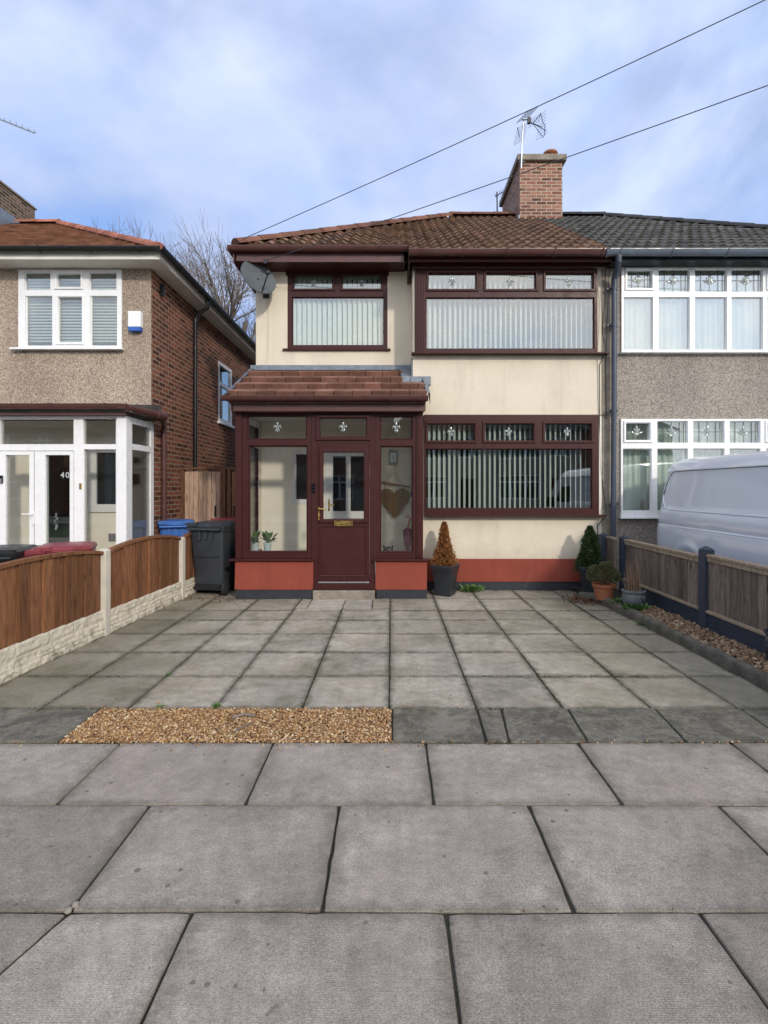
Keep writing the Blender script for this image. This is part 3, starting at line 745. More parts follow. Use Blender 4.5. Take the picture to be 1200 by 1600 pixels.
# window openings
def cellpx(l, y, sash=False): return (X(l[0], y), X(l[1], y), Z(l[3], y), Z(l[2], y), sash)
UL = (X(449, YW), X(605.5, YW), Z(546, YW), 5.05)
UB = (.361, 3.104, Z(552, 7.7), 4.845)
LB = (X(662.7, 7.7), X(936, 7.7), Z(804, 7.7), Z(648.7, 7.7))
w = MB()
inner = [(-1.60, -1.10, 1.29, 2.16), (-1.06, -.25, .16, 2.16)]
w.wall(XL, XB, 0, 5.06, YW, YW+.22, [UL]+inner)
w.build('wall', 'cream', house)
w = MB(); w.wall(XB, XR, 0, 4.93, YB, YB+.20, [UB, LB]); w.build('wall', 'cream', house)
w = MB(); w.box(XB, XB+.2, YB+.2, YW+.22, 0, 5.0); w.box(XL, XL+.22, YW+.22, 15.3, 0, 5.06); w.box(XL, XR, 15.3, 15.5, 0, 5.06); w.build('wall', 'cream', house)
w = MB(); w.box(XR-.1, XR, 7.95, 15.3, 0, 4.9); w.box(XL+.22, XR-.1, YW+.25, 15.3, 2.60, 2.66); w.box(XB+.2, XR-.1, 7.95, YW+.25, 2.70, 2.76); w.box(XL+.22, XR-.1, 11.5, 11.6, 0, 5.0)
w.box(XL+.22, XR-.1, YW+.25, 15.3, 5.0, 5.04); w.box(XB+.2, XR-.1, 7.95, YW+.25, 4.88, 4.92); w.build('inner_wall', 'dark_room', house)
w = MB(); w.box(XB-.02, XR-.04, YB-.03, YB, .13, .475); w.build('plinth', 'red_paint', house, bevel=.006)
w = MB(); w.box(XB-.01, XR-.04, YB-.018, YB, -.02, .13); w.build('plinth_base', 'black_band', house, bevel=.004)
# dirty brick/cement edge strip at the party line
w = MB(); w.box(XR-.10, XR+.07, YB-.012, YB-.001, .48, 4.86); w.build('party_wall_strip', 'concrete', house)

# upper left window
y = 8.30-.0
cs = [cellpx((459, 519, 429.5, 450), YW, True), cellpx((535, 595, 429.5, 450), YW, True), cellpx((456, 600, 463, 539), YW)]
wo = window(house, *UL, YW+.02, cs, 'mahogany', 'glass', motif='fleur', ms=.085, motif_cells=(0, 1)); wo['label'] = 'mahogany framed bedroom window above the porch'
vblind(wo, UL[0]+.05, UL[1]-.05, UL[2]+.05, UL[3]-.06, YW+.13, R(48), .083)
w = MB(); w.box(UL[0]-.07, UL[1]+.05, YW-.05, YW+.05, UL[2]-.02, UL[2]+.004); w.build('sill', 'mahogany', wo, bevel=.003)
w = MB(); w.box(UL[0]-.02, UL[1]+.02, YW-.012, YW+.02, 4.985, 5.052); w.build('head_trim', 'mahogany', wo)
# upper bay window
Yf = 7.70
def cp(l, sash=False): return cellpx(l, Yf, sash)
cs = [cp((670, 743, 427.6, 451), True), cp((760, 836, 427.6, 451), True), cp((853, 926, 427.6, 451), True), cp((665.5, 929, 464.5, 545))]
wo = window(house, X(662, Yf), UB[1], UB[2], UB[3], Yf, cs, 'mahogany', 'glass_bay', motif='fleur', ms=.085, motif_cells=(0, 1, 2)); wo['label'] = 'wide mahogany upstairs bay window'
w = MB()
w.box(.361, .491, Yf+.005, YB+.16, UB[2], UB[3])
for q in (.372, .405, .448): w.box(q, q+.018, Yf-.008, Yf+.005, UB[2]+.01, UB[3])
w.build('corner_post', 'mahogany', wo, bevel=.004)
w = MB(); w.box(X(643, 7.65), X(952, 7.65), 7.62, YB+.02, UB[2]-.022, UB[2]); w.build('sill', 'mahogany', wo, bevel=.004)
vblind(wo, .56, 3.05, UB[2]+.06, UB[3]-.06, Yf+.16, R(58), .0775)
# lower bay window
cs = [cp((669, 741, 663, 688), True), cp((758, 833, 663, 688), True), cp((852, 923, 663, 688), True), cp((664.8, 925.6, 701, 795))]
wo = window(house, *LB, Yf, cs, 'mahogany', 'glass', motif='fleur', ms=.085, motif_cells=(0, 1, 2)); wo['label'] = 'wide mahogany downstairs bay window'
w = MB(); w.box(LB[0]-.0, X(946, 7.64), 7.62, YB+.02, LB[2]-.024, LB[2]); w.build('sill', 'mahogany', wo, bevel=.004)
vblind(wo, LB[0]+.05, LB[1]-.05, LB[2]+.05, LB[3]-.06, Yf+.16, R(58), .0775)
w = MB(); w.box(LB[0], LB[1]+.12, YB-.03, YB, LB[3], LB[3]+.012); w.build('drip_trim', 'mahog_light', house)
w = MB(); w.box(LB[1]+.003, LB[1]+.05, YB-.02, YB-.001, LB[2]-.0, LB[3]); w.build('render_patch', 'white_paint', house)

# roof
RP = .645
zf = lambda y_: 4.975+RP*(y_-7.45)
def our_x(y_):
    if y_ < 7.93: return (.26, XR)
    return (-2.42+max(0, y_-7.97), XR)
r = MB(); pantile_plane(r, our_x, 7.42, 11.72, zf)
ro = r.build('roof', 'tile_brown', house, smooth=50, recalc=False)
r = MB()
zr = zf(11.72); xr0 = -2.42+3.75
r.add([(-2.42, 7.97, zf(7.97)-.02), (xr0, 11.72, zr-.02), (-2.42, 15.5, zf(7.97)-.02)], [(0, 1, 2)])
r.add([(-2.42, 15.5, zf(7.97)-.02), (xr0, 11.72, zr-.02), (XR, 11.72, zr-.02), (XR, 15.5, zf(7.97)-.02)], [(0, 1, 2, 3)])
r.add([(.26, 7.42, zf(7.42)-.02), (XR, 7.42, zf(7.42)-.02), (XR, 11.72, zr-.035), (.26, 11.72, zr-.035)], [(0, 1, 2, 3)])
r.add([(-2.42, 7.97, zf(7.97)-.035), (.26, 7.97, zf(7.97)-.035), (.26, 10.65, zf(10.65)-.035)], [(0, 1, 2)])
r.build('roof_underlay', 'tile_brown', ro, recalc=False)
r = MB(); cap_tiles(r, (-2.42, 7.95, zf(7.95)+.035), (xr0, 11.72, zr+.035), .115); cap_tiles(r, (xr0, 11.72, zr+.06), (2.84, 11.72, zr+.06)); r.build('ridge_tiles', 'ridge', ro, smooth=40, recalc=False)
# fascia, soffits, gutters
w = MB()
w.box(-2.40, .20, 7.93, 7.95, 5.045, 5.24); w.build('fascia', 'mahog_light', house, bevel=.003)
w = MB(); w.box(-2.40, .22, 7.951, YW, 5.047, 5.062); w.build('soffit', 'mahogany', house)
w = MB(); w.box(X(644, 7.64), X(948, 7.64), 7.63, 7.66, 4.845, 4.93); w.box(X(644, 7.64), X(948, 7.64), 7.46, YB, 4.932, 4.945); w.box(.26, XR-.05, 7.50, 7.52, 4.86, 4.93)
w.box(.26, .28, 7.5, 8.35, 4.845, 5.1); w.box(.315, .362, 7.655, 8.3, 4.845, 4.93)
w.build('fascia', 'mahogany', house, bevel=.003)
w = MB(); w.add([(-2.42, 7.9, 5.05), (-2.42, 15.5, 5.05), (-2.19, 15.5, 5.05), (-2.19, 7.9, 5.05)], [(0, 1, 2, 3)]); w.box(-2.44, -2.42, 7.9, 15.5, 5.03, 5.24); w.build('side_soffit', 'mahog_light', house)
w = MB(); gutter(w, -2.50, .255, 7.86, 5.245, .06)
for q in (-2.05, -1.15, -.15): gutter_clip(w, q, 7.86, 5.245, .06)
w.build('gutter', 'brown_gutter', house, smooth=40)
w = MB(SIDE(0)); gutter(w, 7.86, 15.5, 2.48, 5.245, .055); w.build('gutter', 'brown_gutter', house, smooth=40)
w = MB(); gutter(w, .262, X(944, 7.42), 7.42, 4.985, .068)
for q in (662, 725, 793, 868, 943): gutter_clip(w, X(q, 7.36), 7.42, 4.985, .068)
w.build('gutter', 'brown_gutter', house, smooth=40)
# chimney with pot
c = MB(); c.box(2.84, 3.78, 11.3, 13.06, 6.6, 8.74)
ch = c.build('chimney', 'brick_chimney', house)
c = MB(); c.box(2.77, 3.86, 11.22, 13.14, 8.74, 8.875); c.build('chimney_cap', 'concrete', ch, bevel=.02)
c = MB(); c.lathe([(.13, 0), (.13, .24), (.155, .26), (.175, .29), (.16, .33), (.12, .33)], (3.64, 11.72, 8.875), 20); c.build('chimney_pot', 'clay_pot', ch, smooth=40)
c = MB(); c.box(2.80, 3.84, 11.27, 11.31, 7.28, 7.46); c.box(2.79, 2.845, 11.25, 12.1, 7.25, 7.55); c.box(3.78, 4.0, 11.25, 11.5, 7.36, 7.44); c.build('chimney_flashing', 'lead', ch, bevel=.01)
# black cables down the party line
def cable(mb, pts, r=.006): mb.tube(pts, r, 5)
w = MB(); cable(w, [(3.18, 7.60, 4.86), (3.20, 7.66, 4.4), (3.17, 7.69, 3.9), (3.19, 7.60, 3.58), (3.14, 7.72, 3.4), (3.15, 7.735, 2.3), (3.16, 7.735, 1.9), (3.22, 7.735, 1.4), (3.20, 7.6, 1.14), (3.12, 7.735, .98), (3.13, 7.735, .75)], .007)
w.build('cable', 'cable', house)
w = MB(); cable(w, [(3.24, 7.60, 4.8), (3.235, 7.73, 3.3), (3.25, 7.73, 2.6)], .005); w.build('cable', 'cable', house)
w = MB(); cable(w, [(-1.98, 8.285, 4.9), (-1.985, 8.285, 4.3), (-1.99, 8.285, 3.75), (-2.02, 8.285, 3.55)], .004); w.build('cable', 'cream', house)

# ------------------------------------------------------------------ porch
pz = lambda y_: 2.80+.5*(y_-7.0)
r = MB(); flat_tiles(r, lambda y_: (-2.235, .49) if y_ < 7.70 else (-2.235, .17), 6.97, 8.24, pz, .325, .262, .055, .005, True, .008)
po = r.build('porch_roof', 'tile_porch', house, bevel=.003)
r = MB(); r.box(-2.2, .47, 6.97, 7.75, 2.70, 2.725); r.add([(-2.24, 6.97, 2.72), (.49, 6.97, 2.72), (.49, 7.75, 3.14), (-2.24, 7.75, 3.14)], [(0, 1, 2, 3)]); r.add([(-2.24, 7.75, 3.14), (.3, 7.75, 3.14), (.3, 8.3, 3.42), (-2.24, 8.3, 3.42)], [(0, 1, 2, 3)])
r.build('porch_roof_deck', 'mahog_light', po)
r = MB()
for i in range(8):
    ya, yb = 6.97+i*.166, 6.97+(i+1)*.166
    r.add([(-2.30, ya, pz(ya)+.02), (-2.215, ya, pz(ya)+.055), (-2.215, yb, pz(yb)+.05), (-2.30, yb, pz(yb)+.02), (-2.30, ya, pz(ya)-.06), (-2.30, yb, pz(yb)-.06)], [(0, 1, 2, 3), (4, 0, 3, 5)])
r.box(-2.27, .31, 8.265, 8.298, 3.43, 3.53); r.add([(-2.27, 8.2, pz(8.2)+.035), (.31, 8.2, pz(8.2)+.035), (.31, 8.27, 3.46), (-2.27, 8.27, 3.46)], [(0, 1, 2, 3)])
for a, b_, y0_ in ((7.76, 8.0, .0), (8.0, 8.28, 0)): r.add([(.15, a, pz(a)+.05), (.328, a, pz(a)+.055), (.328, b_, pz(b_)+.055), (.15, b_, pz(b_)+.05)], [(0, 1, 2, 3)])
r.box(.31, .329, 7.76, 8.28, 3.10, 3.52); r.box(.16, .325, 7.74, 7.76, 3.12, 3.24)
r.box(.30, .60, 7.72, 7.748, 3.10, 3.23)
r.add([(.48, 6.99, pz(7)+.05), (.535, 6.99, pz(7)+.04), (.535, 7.74, pz(7.74)+.04), (.48, 7.74, pz(7.74)+.05), (.535, 6.99, pz(7)-.13), (.535, 7.74, pz(7.74)-.06)], [(0, 1, 2, 3), (1, 4, 5, 2)])
r.build('lead_flashing', 'lead', po, bevel=.002)
w = MB(); gutter(w, -2.29, .50, 6.92, 2.785, .055)
for q in (-2.18, -1.45, -.72, .0, .42): gutter_clip(w, q, 6.92, 2.785, .055)
w.build('gutter', 'brown_gutter', po, smooth=40)
w = MB(); w.box(-2.19, .475, 7.03, 7.06, 2.60, 2.74); w.box(-2.17, .46, 7.06, 7.17, 2.60, 2.61); w.box(-2.2, -2.17, 7.03, 8.3, 2.60, 2.75); w.build('fascia', 'mahog_light', po, bevel=.003)
PX = lambda p: X(p, YP)
PZ = lambda p: Z(p, YP)
zs, zt = PZ(872), 2.605
# plinths
for a, b_ in ((366.7, 490), (585, 666.7)):
    w = MB(); w.prism([(PX(a)+.012, .13), (PX(b_), .13), (PX(b_), zs-.035), (PX(a)+.02, zs-.035)], 'y', YP-.05, YP+.06)
    if a < 400: w.box(-2.178, -2.08, YP+.06, 8.29, .13, zs-.035)
    else: w.box(.40, .475, YP+.06, 7.72, .13, zs-.035)
    w.build('plinth', 'red_paint', house, bevel=.006)
    w = MB(); w.box(PX(a)+.03, PX(b_), YP-.04, YP+.06, -.02, .13)
    if a < 400: w.box(-2.17, -2.08, YP+.06, 8.29, -.02, .13)
    else: w.box(.40, .465, YP+.06, 7.72, -.02, .13)
    w.build('plinth_base', 'black_band', house, bevel=.006)
w = MB(); w.box(PX(584), PX(671), YP-.09, YP+.09, zs-.033, zs-.008); w.build('porch_sill', 'mahogany', house, bevel=.004)
w = MB(); w.box(PX(361), PX(491), YP-.09, YP+.089, zs-.033, zs-.008)
w.box(-2.22, -2.08, YP+.09, 8.28, zs-.033, zs-.008); w.build('porch_sill', 'mahogany', house, bevel=.004)
def pc(l, sash=False): return (PX(l[0]), PX(l[1]), PZ(l[3]), PZ(l[2]), sash)
wo = window(house, PX(370.7), PX(487), zs-.006, zt, YP, [pc((386, 479.5, 649, 687)), pc((388, 480.5, 696, 863))], 'mahogany', 'glass_porch', motif='fleur', ms=.085, motif_cells=(0,), bead=.02)
wo['label'] = 'left fixed window of the porch'
wo = window(house, PX(586), PX(650), zs-.006, zt, YP, [pc((593.5, 645, 650, 687)), pc((593.5, 645.5, 696.5, 863.5))], 'mahogany', 'glass_porch', motif='fleur', ms=.085, motif_cells=(0,), bead=.02)
wo['label'] = 'narrow right window of the porch'
w = MB(); w.box(PX(650)+.002, PX(661), YP-.02, YP+.09, zs-.006, zt); w.box(PX(653), PX(657), YP-.03, YP-.02, zs, zt); w.build('corner_post', 'mahogany', house, bevel=.005)
w = MB(); w.box(PX(370)-.012, PX(378), YP-.03, YP-.003, zs-.006, zt); w.build('corner_post', 'mahogany', house, bevel=.005)
# front door unit
fz = PZ(911)
w = MB(); w.wall(PX(487)+.003, PX(586)-.003, fz, zt, YP-.012, YP+.07, [(PX(496.5), PX(576.5), PZ(686.5), PZ(650)), (PX(497), PX(577.5), fz+.03, PZ(692.5))])
df = w.build('door_frame', 'mahogany', house, bevel=.005)
tl = MB(); tl.ring(PX(493.5), PX(578.5), PZ(688.5), PZ(647.5), [(0, YP-.012), (0, YP-.026), (.01, YP-.034), (.042, YP-.034), (.055, YP-.02), (.06, YP), (.06, YP+.05), (.02, YP+.05), (.02, YP-.012)]); tl.build('sash', 'mahogany', df)
tl = MB(); tl.box(PX(500), PX(572), YP+.02, YP+.03, PZ(682), PZ(655)); tl.build('pane', 'glass_porch', df)
tl = MB(); fleur(tl, PX(536), PZ(668), YP+.015, .085); tl.build('flower_motif', 'bevelglass', df, smooth=40)
d0, d1, dz0, dz1 = PX(497)+.004, PX(577.5)-.004, fz+.035, PZ(693.5)
gx0, gx1, gz0, gz1 = PX(505), PX(568.5), PZ(811), PZ(706)
door = MB(); door.wall(d0, d1, dz0, dz1, YP-.004, YP+.05, [(gx0, gx1, gz0, gz1)])
do = door.build('door', 'mahogany', df, bevel=.004)
k = MB(); k.ring(gx0-.06, gx1+.06, gz0-.06, gz1+.05, [(0, YP-.004), (.006, YP-.016), (.018, YP-.022), (.05, YP-.022), (.062, YP-.008), (.062, YP-.004)]); 
k.ring(gx0-.045, gx1+.045, dz0+.05, gz0-.085, [(0, YP-.004), (.006, YP-.014), (.016, YP-.014), (.03, YP-.004)])
k.box(gx0-.015, gx1+.015, YP-.009, YP-.004, dz0+.085, gz0-.115)
k.build('door_moulding', 'mahogany', df, bevel=.002)
k = MB(); k.box(gx0, gx1, YP+.015, YP+.024, gz0, gz1); k.build('door_glass', 'glass_porch', df)
k = MB(); k.box(PX(522.5), PX(551.5), YP-.032, YP-.018, PZ(822), PZ(813.5)); k.box(PX(524.5), PX(549.5), YP-.038, YP-.032, PZ(820), PZ(815.5)); k.build('letterbox', 'brass', df, bevel=.003)
k = MB(); hx, hz = PX(498.8), PZ(799); k.box(hx-.014, hx+.014, YP-.035, YP-.022, PZ(813), PZ(792))
k.tube([(hx, YP-.035, hz+.04), (hx, YP-.075, hz+.04), (hx+.03, YP-.082, hz+.038), (hx+.11, YP-.082, hz+.035)], .009, 8); k.ball((hx, YP-.04, hz-.05), (.009, .006, .012)); k.build('door_handle', 'brass', df, bevel=.002)
k = MB(); hx2 = PX(513); k.box(hx2-.012, hx2+.012, YP+.056, YP+.066, hz-.0, hz+.17); k.tube([(hx2, YP+.066, hz+.09), (hx2, YP+.10, hz+.09), (hx2+.07, YP+.10, hz+.085)], .01, 8); k.build('door_handle', 'brass', df)
k = MB(); k.box(d0, d1, YP-.03, YP+.05, fz+.004, fz+.022); k.build('threshold', 'alu', df, bevel=.002)
k = MB(); k.box(PX(490), PX(586), YP-.06, YP+.07, PZ(920), fz); k.build('door_sill', 'mahogany', df, bevel=.004)
k = MB(); k.box(PX(487.5), PX(492.5), YP-.03, YP-.014, PZ(770), PZ(755.5)); k.ball((PX(490), YP-.032, PZ(766.5)), (.010, .005, .010)); k.ball((PX(490), YP-.032, PZ(759)), (.007, .004, .007)); k.build('doorbell', 'doorbell', df, bevel=.003)
# concrete step under the door
k = MB(); k.box(PX(490), PX(586), YP-.09, YP+.2, -.03, PZ(921)); k.build('door_step', 'concrete', house, bevel=.012)
# porch side glazing + white inner frames
for xs_, ya, yb in ((-2.165, YP+.072, YW), (.405, YP+.072, YB)):
    w = MB(SIDE(xs_)); gl = [(ya+.06, yb-.05, .65, 2.18), (ya+.06, yb-.05, 2.24, 2.50)]
    w.wall(ya, yb, zs-.006, zt, -.03, .03, gl); so = w.build('side_frame', 'mahogany', house)
    w = MB(SIDE(xs_)); w.wall(ya, yb, zs-.006, zt, -.036 if xs_ < 0 else .031, -.031 if xs_ < 0 else .036, gl); w.build('white_lining', 'white_upvc', so)
    for a, b_, c_, d_ in gl:
        w = MB(SIDE(xs_)); w.box(a, b_, -.004, .004, c_, d_); w.build('pane', 'glass_porch', so)
w = MB(); w.box(-2.12, -.99, YP+.075, YP+.42, zs-.05, zs+.015); w.build('inner_ledge', 'white_upvc', house, bevel=.004)
w = MB(); w.box(-.20, .36, YP+.075, YP+.30, zs-.05, zs+.015); w.build('inner_ledge', 'white_upvc', house, bevel=.004)
w = MB(); w.box(-2.08, .40, YP+.09, YW, .02, .05); w.build('porch_floor', 'concrete', house)
w = MB(); w.box(-2.13, .37, YP+.075, YB-.01, 2.612, 2.63); w.box(-2.13, .32, YB-.01, YW-.01, 2.612, 2.63); w.build('porch_ceiling', 'white_paint', house)  # white ceiling added below the deck to brighten the porch inside
w = MB(); w.wall(-2.1, XB-.01, .05, 2.9, YW-.006, YW-.002, inner); w.build('porch_back_wall', 'cream_in', house)
# inner door + side window in the back wall of the porch
wo = window(house, -1.60, -1.10, 1.29, 2.16, YW-.02, [(-1.55, -1.15, 1.35, 2.10, False)], 'white_upvc', 'glass_dark'); wo['label'] = 'small white window inside the porch'
w = MB(); w.wall(-1.06, -.25, .10, 2.16, YW-.02, YW+.06, [(-.94, -.73, 1.17, 2.06), (-.655, -.42, 1.17, 2.06)])
ido = w.build('inner_door', 'white_upvc', house, bevel=.005)
for a, b_ in ((-.94, -.73), (-.655, -.42)):
    w = MB(); w.box(a, b_, YW+.01, YW+.02, 1.17, 2.06); w.build('pane', 'glass_dark', ido)
w = MB(); w.ring(-.98, -.38, .25, 1.08, [(0, YW-.02), (.004, YW-.03), (.02, YW-.03), (.03, YW-.02)]); w.build('door_panel', 'white_upvc', ido)

# ------------------------------------------------------------------ right-hand neighbour
nb = thing('semi_detached_house', 'grey pebbledashed house with white leaded windows behind the van', 'house', (6.2, 7.75, 0))
XN = 8.9
ux = (X(970, YB), X(1195, YB)+.62)
UN = (ux[0], ux[1], Z(550, YB), Z(415, YB)); LN = (X(969, YB), ux[1], Z(807, YB), Z(655, YB))
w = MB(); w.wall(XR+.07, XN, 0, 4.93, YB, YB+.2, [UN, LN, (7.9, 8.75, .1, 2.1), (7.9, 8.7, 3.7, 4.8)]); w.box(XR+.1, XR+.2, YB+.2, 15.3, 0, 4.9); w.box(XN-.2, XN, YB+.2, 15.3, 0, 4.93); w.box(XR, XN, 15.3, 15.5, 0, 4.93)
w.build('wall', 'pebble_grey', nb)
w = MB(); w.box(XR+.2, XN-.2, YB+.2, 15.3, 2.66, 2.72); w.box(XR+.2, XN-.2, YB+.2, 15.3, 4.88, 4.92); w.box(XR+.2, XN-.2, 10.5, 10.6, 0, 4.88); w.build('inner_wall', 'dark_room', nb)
def np_(l, sash=False): return (X(l[0], YB), X(l[1], YB), Z(l[3], YB), Z(l[2], YB), sash)
cs = [np_((979, 1016, 424, 451), True)]+[np_((a, b_, 421, 457)) for a, b_ in ((1027.5, 1076), (1084, 1134), (1141, 1190))]+[np_((1199, 1245, 424, 451), True)]
cs += [np_((a, b_, 465, 547.5)) for a, b_ in ((973, 1019), (1027.5, 1076), (1084, 1134), (1141, 1190), (1197, 1248))]
wo = window(nb, *UN, YB-.03, cs, 'white_upvc', 'glass_up', motif='lily', ms=.10, came=True, motif_cells=(0, 1, 2, 3, 4)); wo['label'] = 'white leaded upstairs bay window'
cs = [np_((977, 1013, 662, 687.6), True)]+[np_((a, b_, 658, 693)) for a, b_ in ((1025.5, 1073), (1081.5, 1130), (1138, 1186))]+[np_((1197, 1243, 662, 687.6), True)]
cs += [np_((a, b_, 701, 799)) for a, b_ in ((972, 1016.7), (1025.5, 1073), (1081.5, 1130), (1138, 1186), (1195, 1248))]
w2 = window(nb, *LN, YB-.03, cs, 'white_upvc', 'glass', motif='lily', ms=.10, came=True, motif_cells=(0, 1, 2, 3, 4)); w2['label'] = 'white leaded downstairs bay window'
for o_, q in ((wo, UN), (w2, LN)):
    w = MB(); w.box(q[0]-.03, q[1]+.03, YB-.09, YB+.01, q[2]-.03, q[2]-.001); w.build('sill', 'white_upvc', o_, bevel=.004)
    n = 260; vs = []; x0, x1 = q[0]+.03, q[1]-.03; up = q is UN
    yb_ = YB+(.10 if up else .16)
    for zz in (q[2]+.03, q[3]-.03):
        for i in range(n): u = x0+(x1-x0)*i/(n-1); vs.append((u, yb_+.016*math.sin(u*68+1.3*math.sin(u*5.1))+.008*math.sin(u*31), zz))
    w = MB(); w.add(vs, [(i, i+1, n+i+1, n+i) for i in range(n-1)]); w.build('net_curtain', 'net', o_, smooth=60, recalc=False)
w = MB(); w.box(7.9, 8.75, YB+.02, YB+.08, .1, 2.1); w.build('front_door', 'white_upvc', nb); w = MB(); w.box(7.9, 8.7, YB+.02, YB+.05, 3.7, 4.8); w.build('side_window', 'glass_dark', nb)
r = MB(); pantile_plane(r, lambda y_: (XR+.005, min(9.15, 9.15-(y_-7.45))), 7.42, 11.72, zf)
r2 = r.build('roof', 'tile_dark', nb, smooth=50, recalc=False)
r = MB(); xr1 = 9.15-4.27
r.add([(9.15, 7.42, zf(7.42)-.02), (9.15, 15.9, zf(7.42)-.02), (xr1, 11.72, zr-.02)], [(0, 1, 2)]); r.add([(XR, 15.9, zf(7.42)-.02), (XR, 11.72, zr-.02), (xr1, 11.72, zr-.02), (9.15, 15.9, zf(7.42)-.02)], [(0, 1, 2, 3)])
r.add([(XR, 7.44, zf(7.42)-.03), (9.15, 7.44, zf(7.42)-.03), (xr1, 11.72, zr-.04), (XR, 11.72, zr-.04)], [(0, 1, 2, 3)]); r.build('roof_underlay', 'tile_dark', r2, recalc=False)
r = MB(); cap_tiles(r, (9.15, 7.45, zf(7.45)+.05), (xr1, 11.72, zr+.05)); cap_tiles(r, (xr1, 11.72, zr+.06), (3.8, 11.72, zr+.06)); r.build('ridge_tiles', 'ridge_dark', r2, smooth=40, recalc=False)
w = MB(); gutter(w, X(946, 7.42), 9.2, 7.42, 4.985, .068)
for q in (951, 971, 1052, 1139, 1226): gutter_clip(w, X(q, 7.36), 7.42, 4.985, .07, .02 if q > 960 else .05)
w.build('gutter', 'grey_gutter', nb, smooth=40)
w = MB(); w.box(XR-.03, 9.2, 7.50, YB, 4.87, 4.93); w.build('soffit', 'black_plastic', nb)
px0 = X(958, 7.62)
w = MB(); w.tube([(px0-.005, 7.42, 4.92), (px0-.005, 7.42, 4.83), (px0+.015, 7.5, 4.76), (px0+.02, 7.62, 4.66), (px0+.02, 7.63, 4.5)], .045, 12); w.tube([(px0+.02, 7.63, 4.56), (px0+.02, 7.63, 3.1)], .038, 12)
w.tube([(px0+.02, 7.63, 3.1), (px0+.0, 7.63, .05)], .038, 12)
for zz in (4.55, 4.0, 2.72, 1.32): w.tube([(px0+.02-.004*(4.6-zz)/1.5, 7.63, zz-.05), (px0+.02-.004*(4.6-zz)/1.5, 7.63, zz)], .046, 12); w.box(px0-.07, px0+.10, 7.66, 7.70, zz-.035, zz-.01)
w.build('downpipe', 'pipe_dark', nb, smooth=40)

# ------------------------------------------------------------------ left-hand neighbour (40)
lh = thing('semi_detached_house', 'house with tan pebbledash front, red brick side and white glazed porch', 'house', (-6.4, 7.75, 0))
XS = -3.63; XF = -9.2; YQ = 6.95
WL = (X(30, YB), X(191, YB), Z(545, YB), Z(422, YB))
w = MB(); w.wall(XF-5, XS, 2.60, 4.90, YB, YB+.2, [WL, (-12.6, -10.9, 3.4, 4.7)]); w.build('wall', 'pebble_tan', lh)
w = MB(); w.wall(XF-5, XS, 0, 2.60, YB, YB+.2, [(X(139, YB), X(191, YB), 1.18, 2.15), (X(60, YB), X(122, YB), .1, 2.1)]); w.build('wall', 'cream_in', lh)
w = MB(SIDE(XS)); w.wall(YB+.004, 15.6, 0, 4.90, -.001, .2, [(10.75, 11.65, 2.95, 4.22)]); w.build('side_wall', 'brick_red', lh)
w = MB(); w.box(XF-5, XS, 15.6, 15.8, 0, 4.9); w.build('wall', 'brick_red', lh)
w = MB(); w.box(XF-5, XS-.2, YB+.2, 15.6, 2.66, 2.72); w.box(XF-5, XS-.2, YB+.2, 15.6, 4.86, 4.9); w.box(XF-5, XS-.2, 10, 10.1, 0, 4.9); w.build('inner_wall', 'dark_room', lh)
def lp(l, sash=False): return (X(l[0], YB), X(l[1], YB), Z(l[3], YB), Z(l[2], YB), sash)
cs = [lp((39, 80, 425.5, 454)), lp((91, 127, 429, 449), True), lp((140, 183, 425.5, 454)), lp((41, 83, 463, 541)), lp((93, 129, 466, 535), True), lp((142, 184, 463, 541))]
wo = window(lh, *WL, YB-.02, cs, 'white_upvc', 'glass'); wo['label'] = 'white framed bedroom window with venetian blinds'
w = MB(); w.box(WL[0]-.09, WL[1]+.04, YB-.09, YB-.02, WL[2]-.03, WL[2]); w.build('sill', 'white_upvc', wo, bevel=.004)
w = MB(); zz = WL[2]+.14
while zz < WL[3]-.04:
    w.add([(WL[0]+.05, YB+.09, zz-.012), (WL[1]-.05, YB+.09, zz-.012), (WL[1]-.05, YB+.115, zz+.022), (WL[0]+.05, YB+.115, zz+.022)], [(0, 1, 2, 3)]); zz += .047
w.build('blind', 'vblind', wo, recalc=False)
# alarm box
w = MB(); a0, a1, c0, c1 = X(200, YB-.08), X(220, YB-.08), Z(517, YB-.08), Z(486, YB-.08)
w.prism([(a0, c0+.06), (a1, c0+.06), (a1, c1), (a0, c1)], 'y', YB-.09, YB-.002); ab = w.build('alarm_box', 'white_upvc', lh, bevel=.012)
w = MB(); w.prism([(a0+.01, c0), (a1-.01, c0), (a1-.002, c0+.06), (a0+.002, c0+.06)], 'y', YB-.088, YB-.004); w.build('alarm_base', 'alarm_blue', ab, bevel=.006)
# side window
w = MB(SIDE(XS)); cs = [(10.82, 11.58, 3.02, 3.72, False), (10.82, 11.58, 3.80, 4.15, False)]
w.wall(10.75, 11.65, 2.95, 4.22, -.01, .06, [c_[:4] for c_ in cs]); so = w.build('side_window', 'white_upvc', lh, bevel=.004)
for c_ in cs: w = MB(SIDE(XS)); w.box(c_[0], c_[1], .02, .03, c_[2], c_[3]); w.build('pane', 'glass_up', so)
w = MB(SIDE(XS)); w.box(10.70, 11.70, -.06, .0, 2.90, 2.95); w.build('sill', 'white_upvc', so)
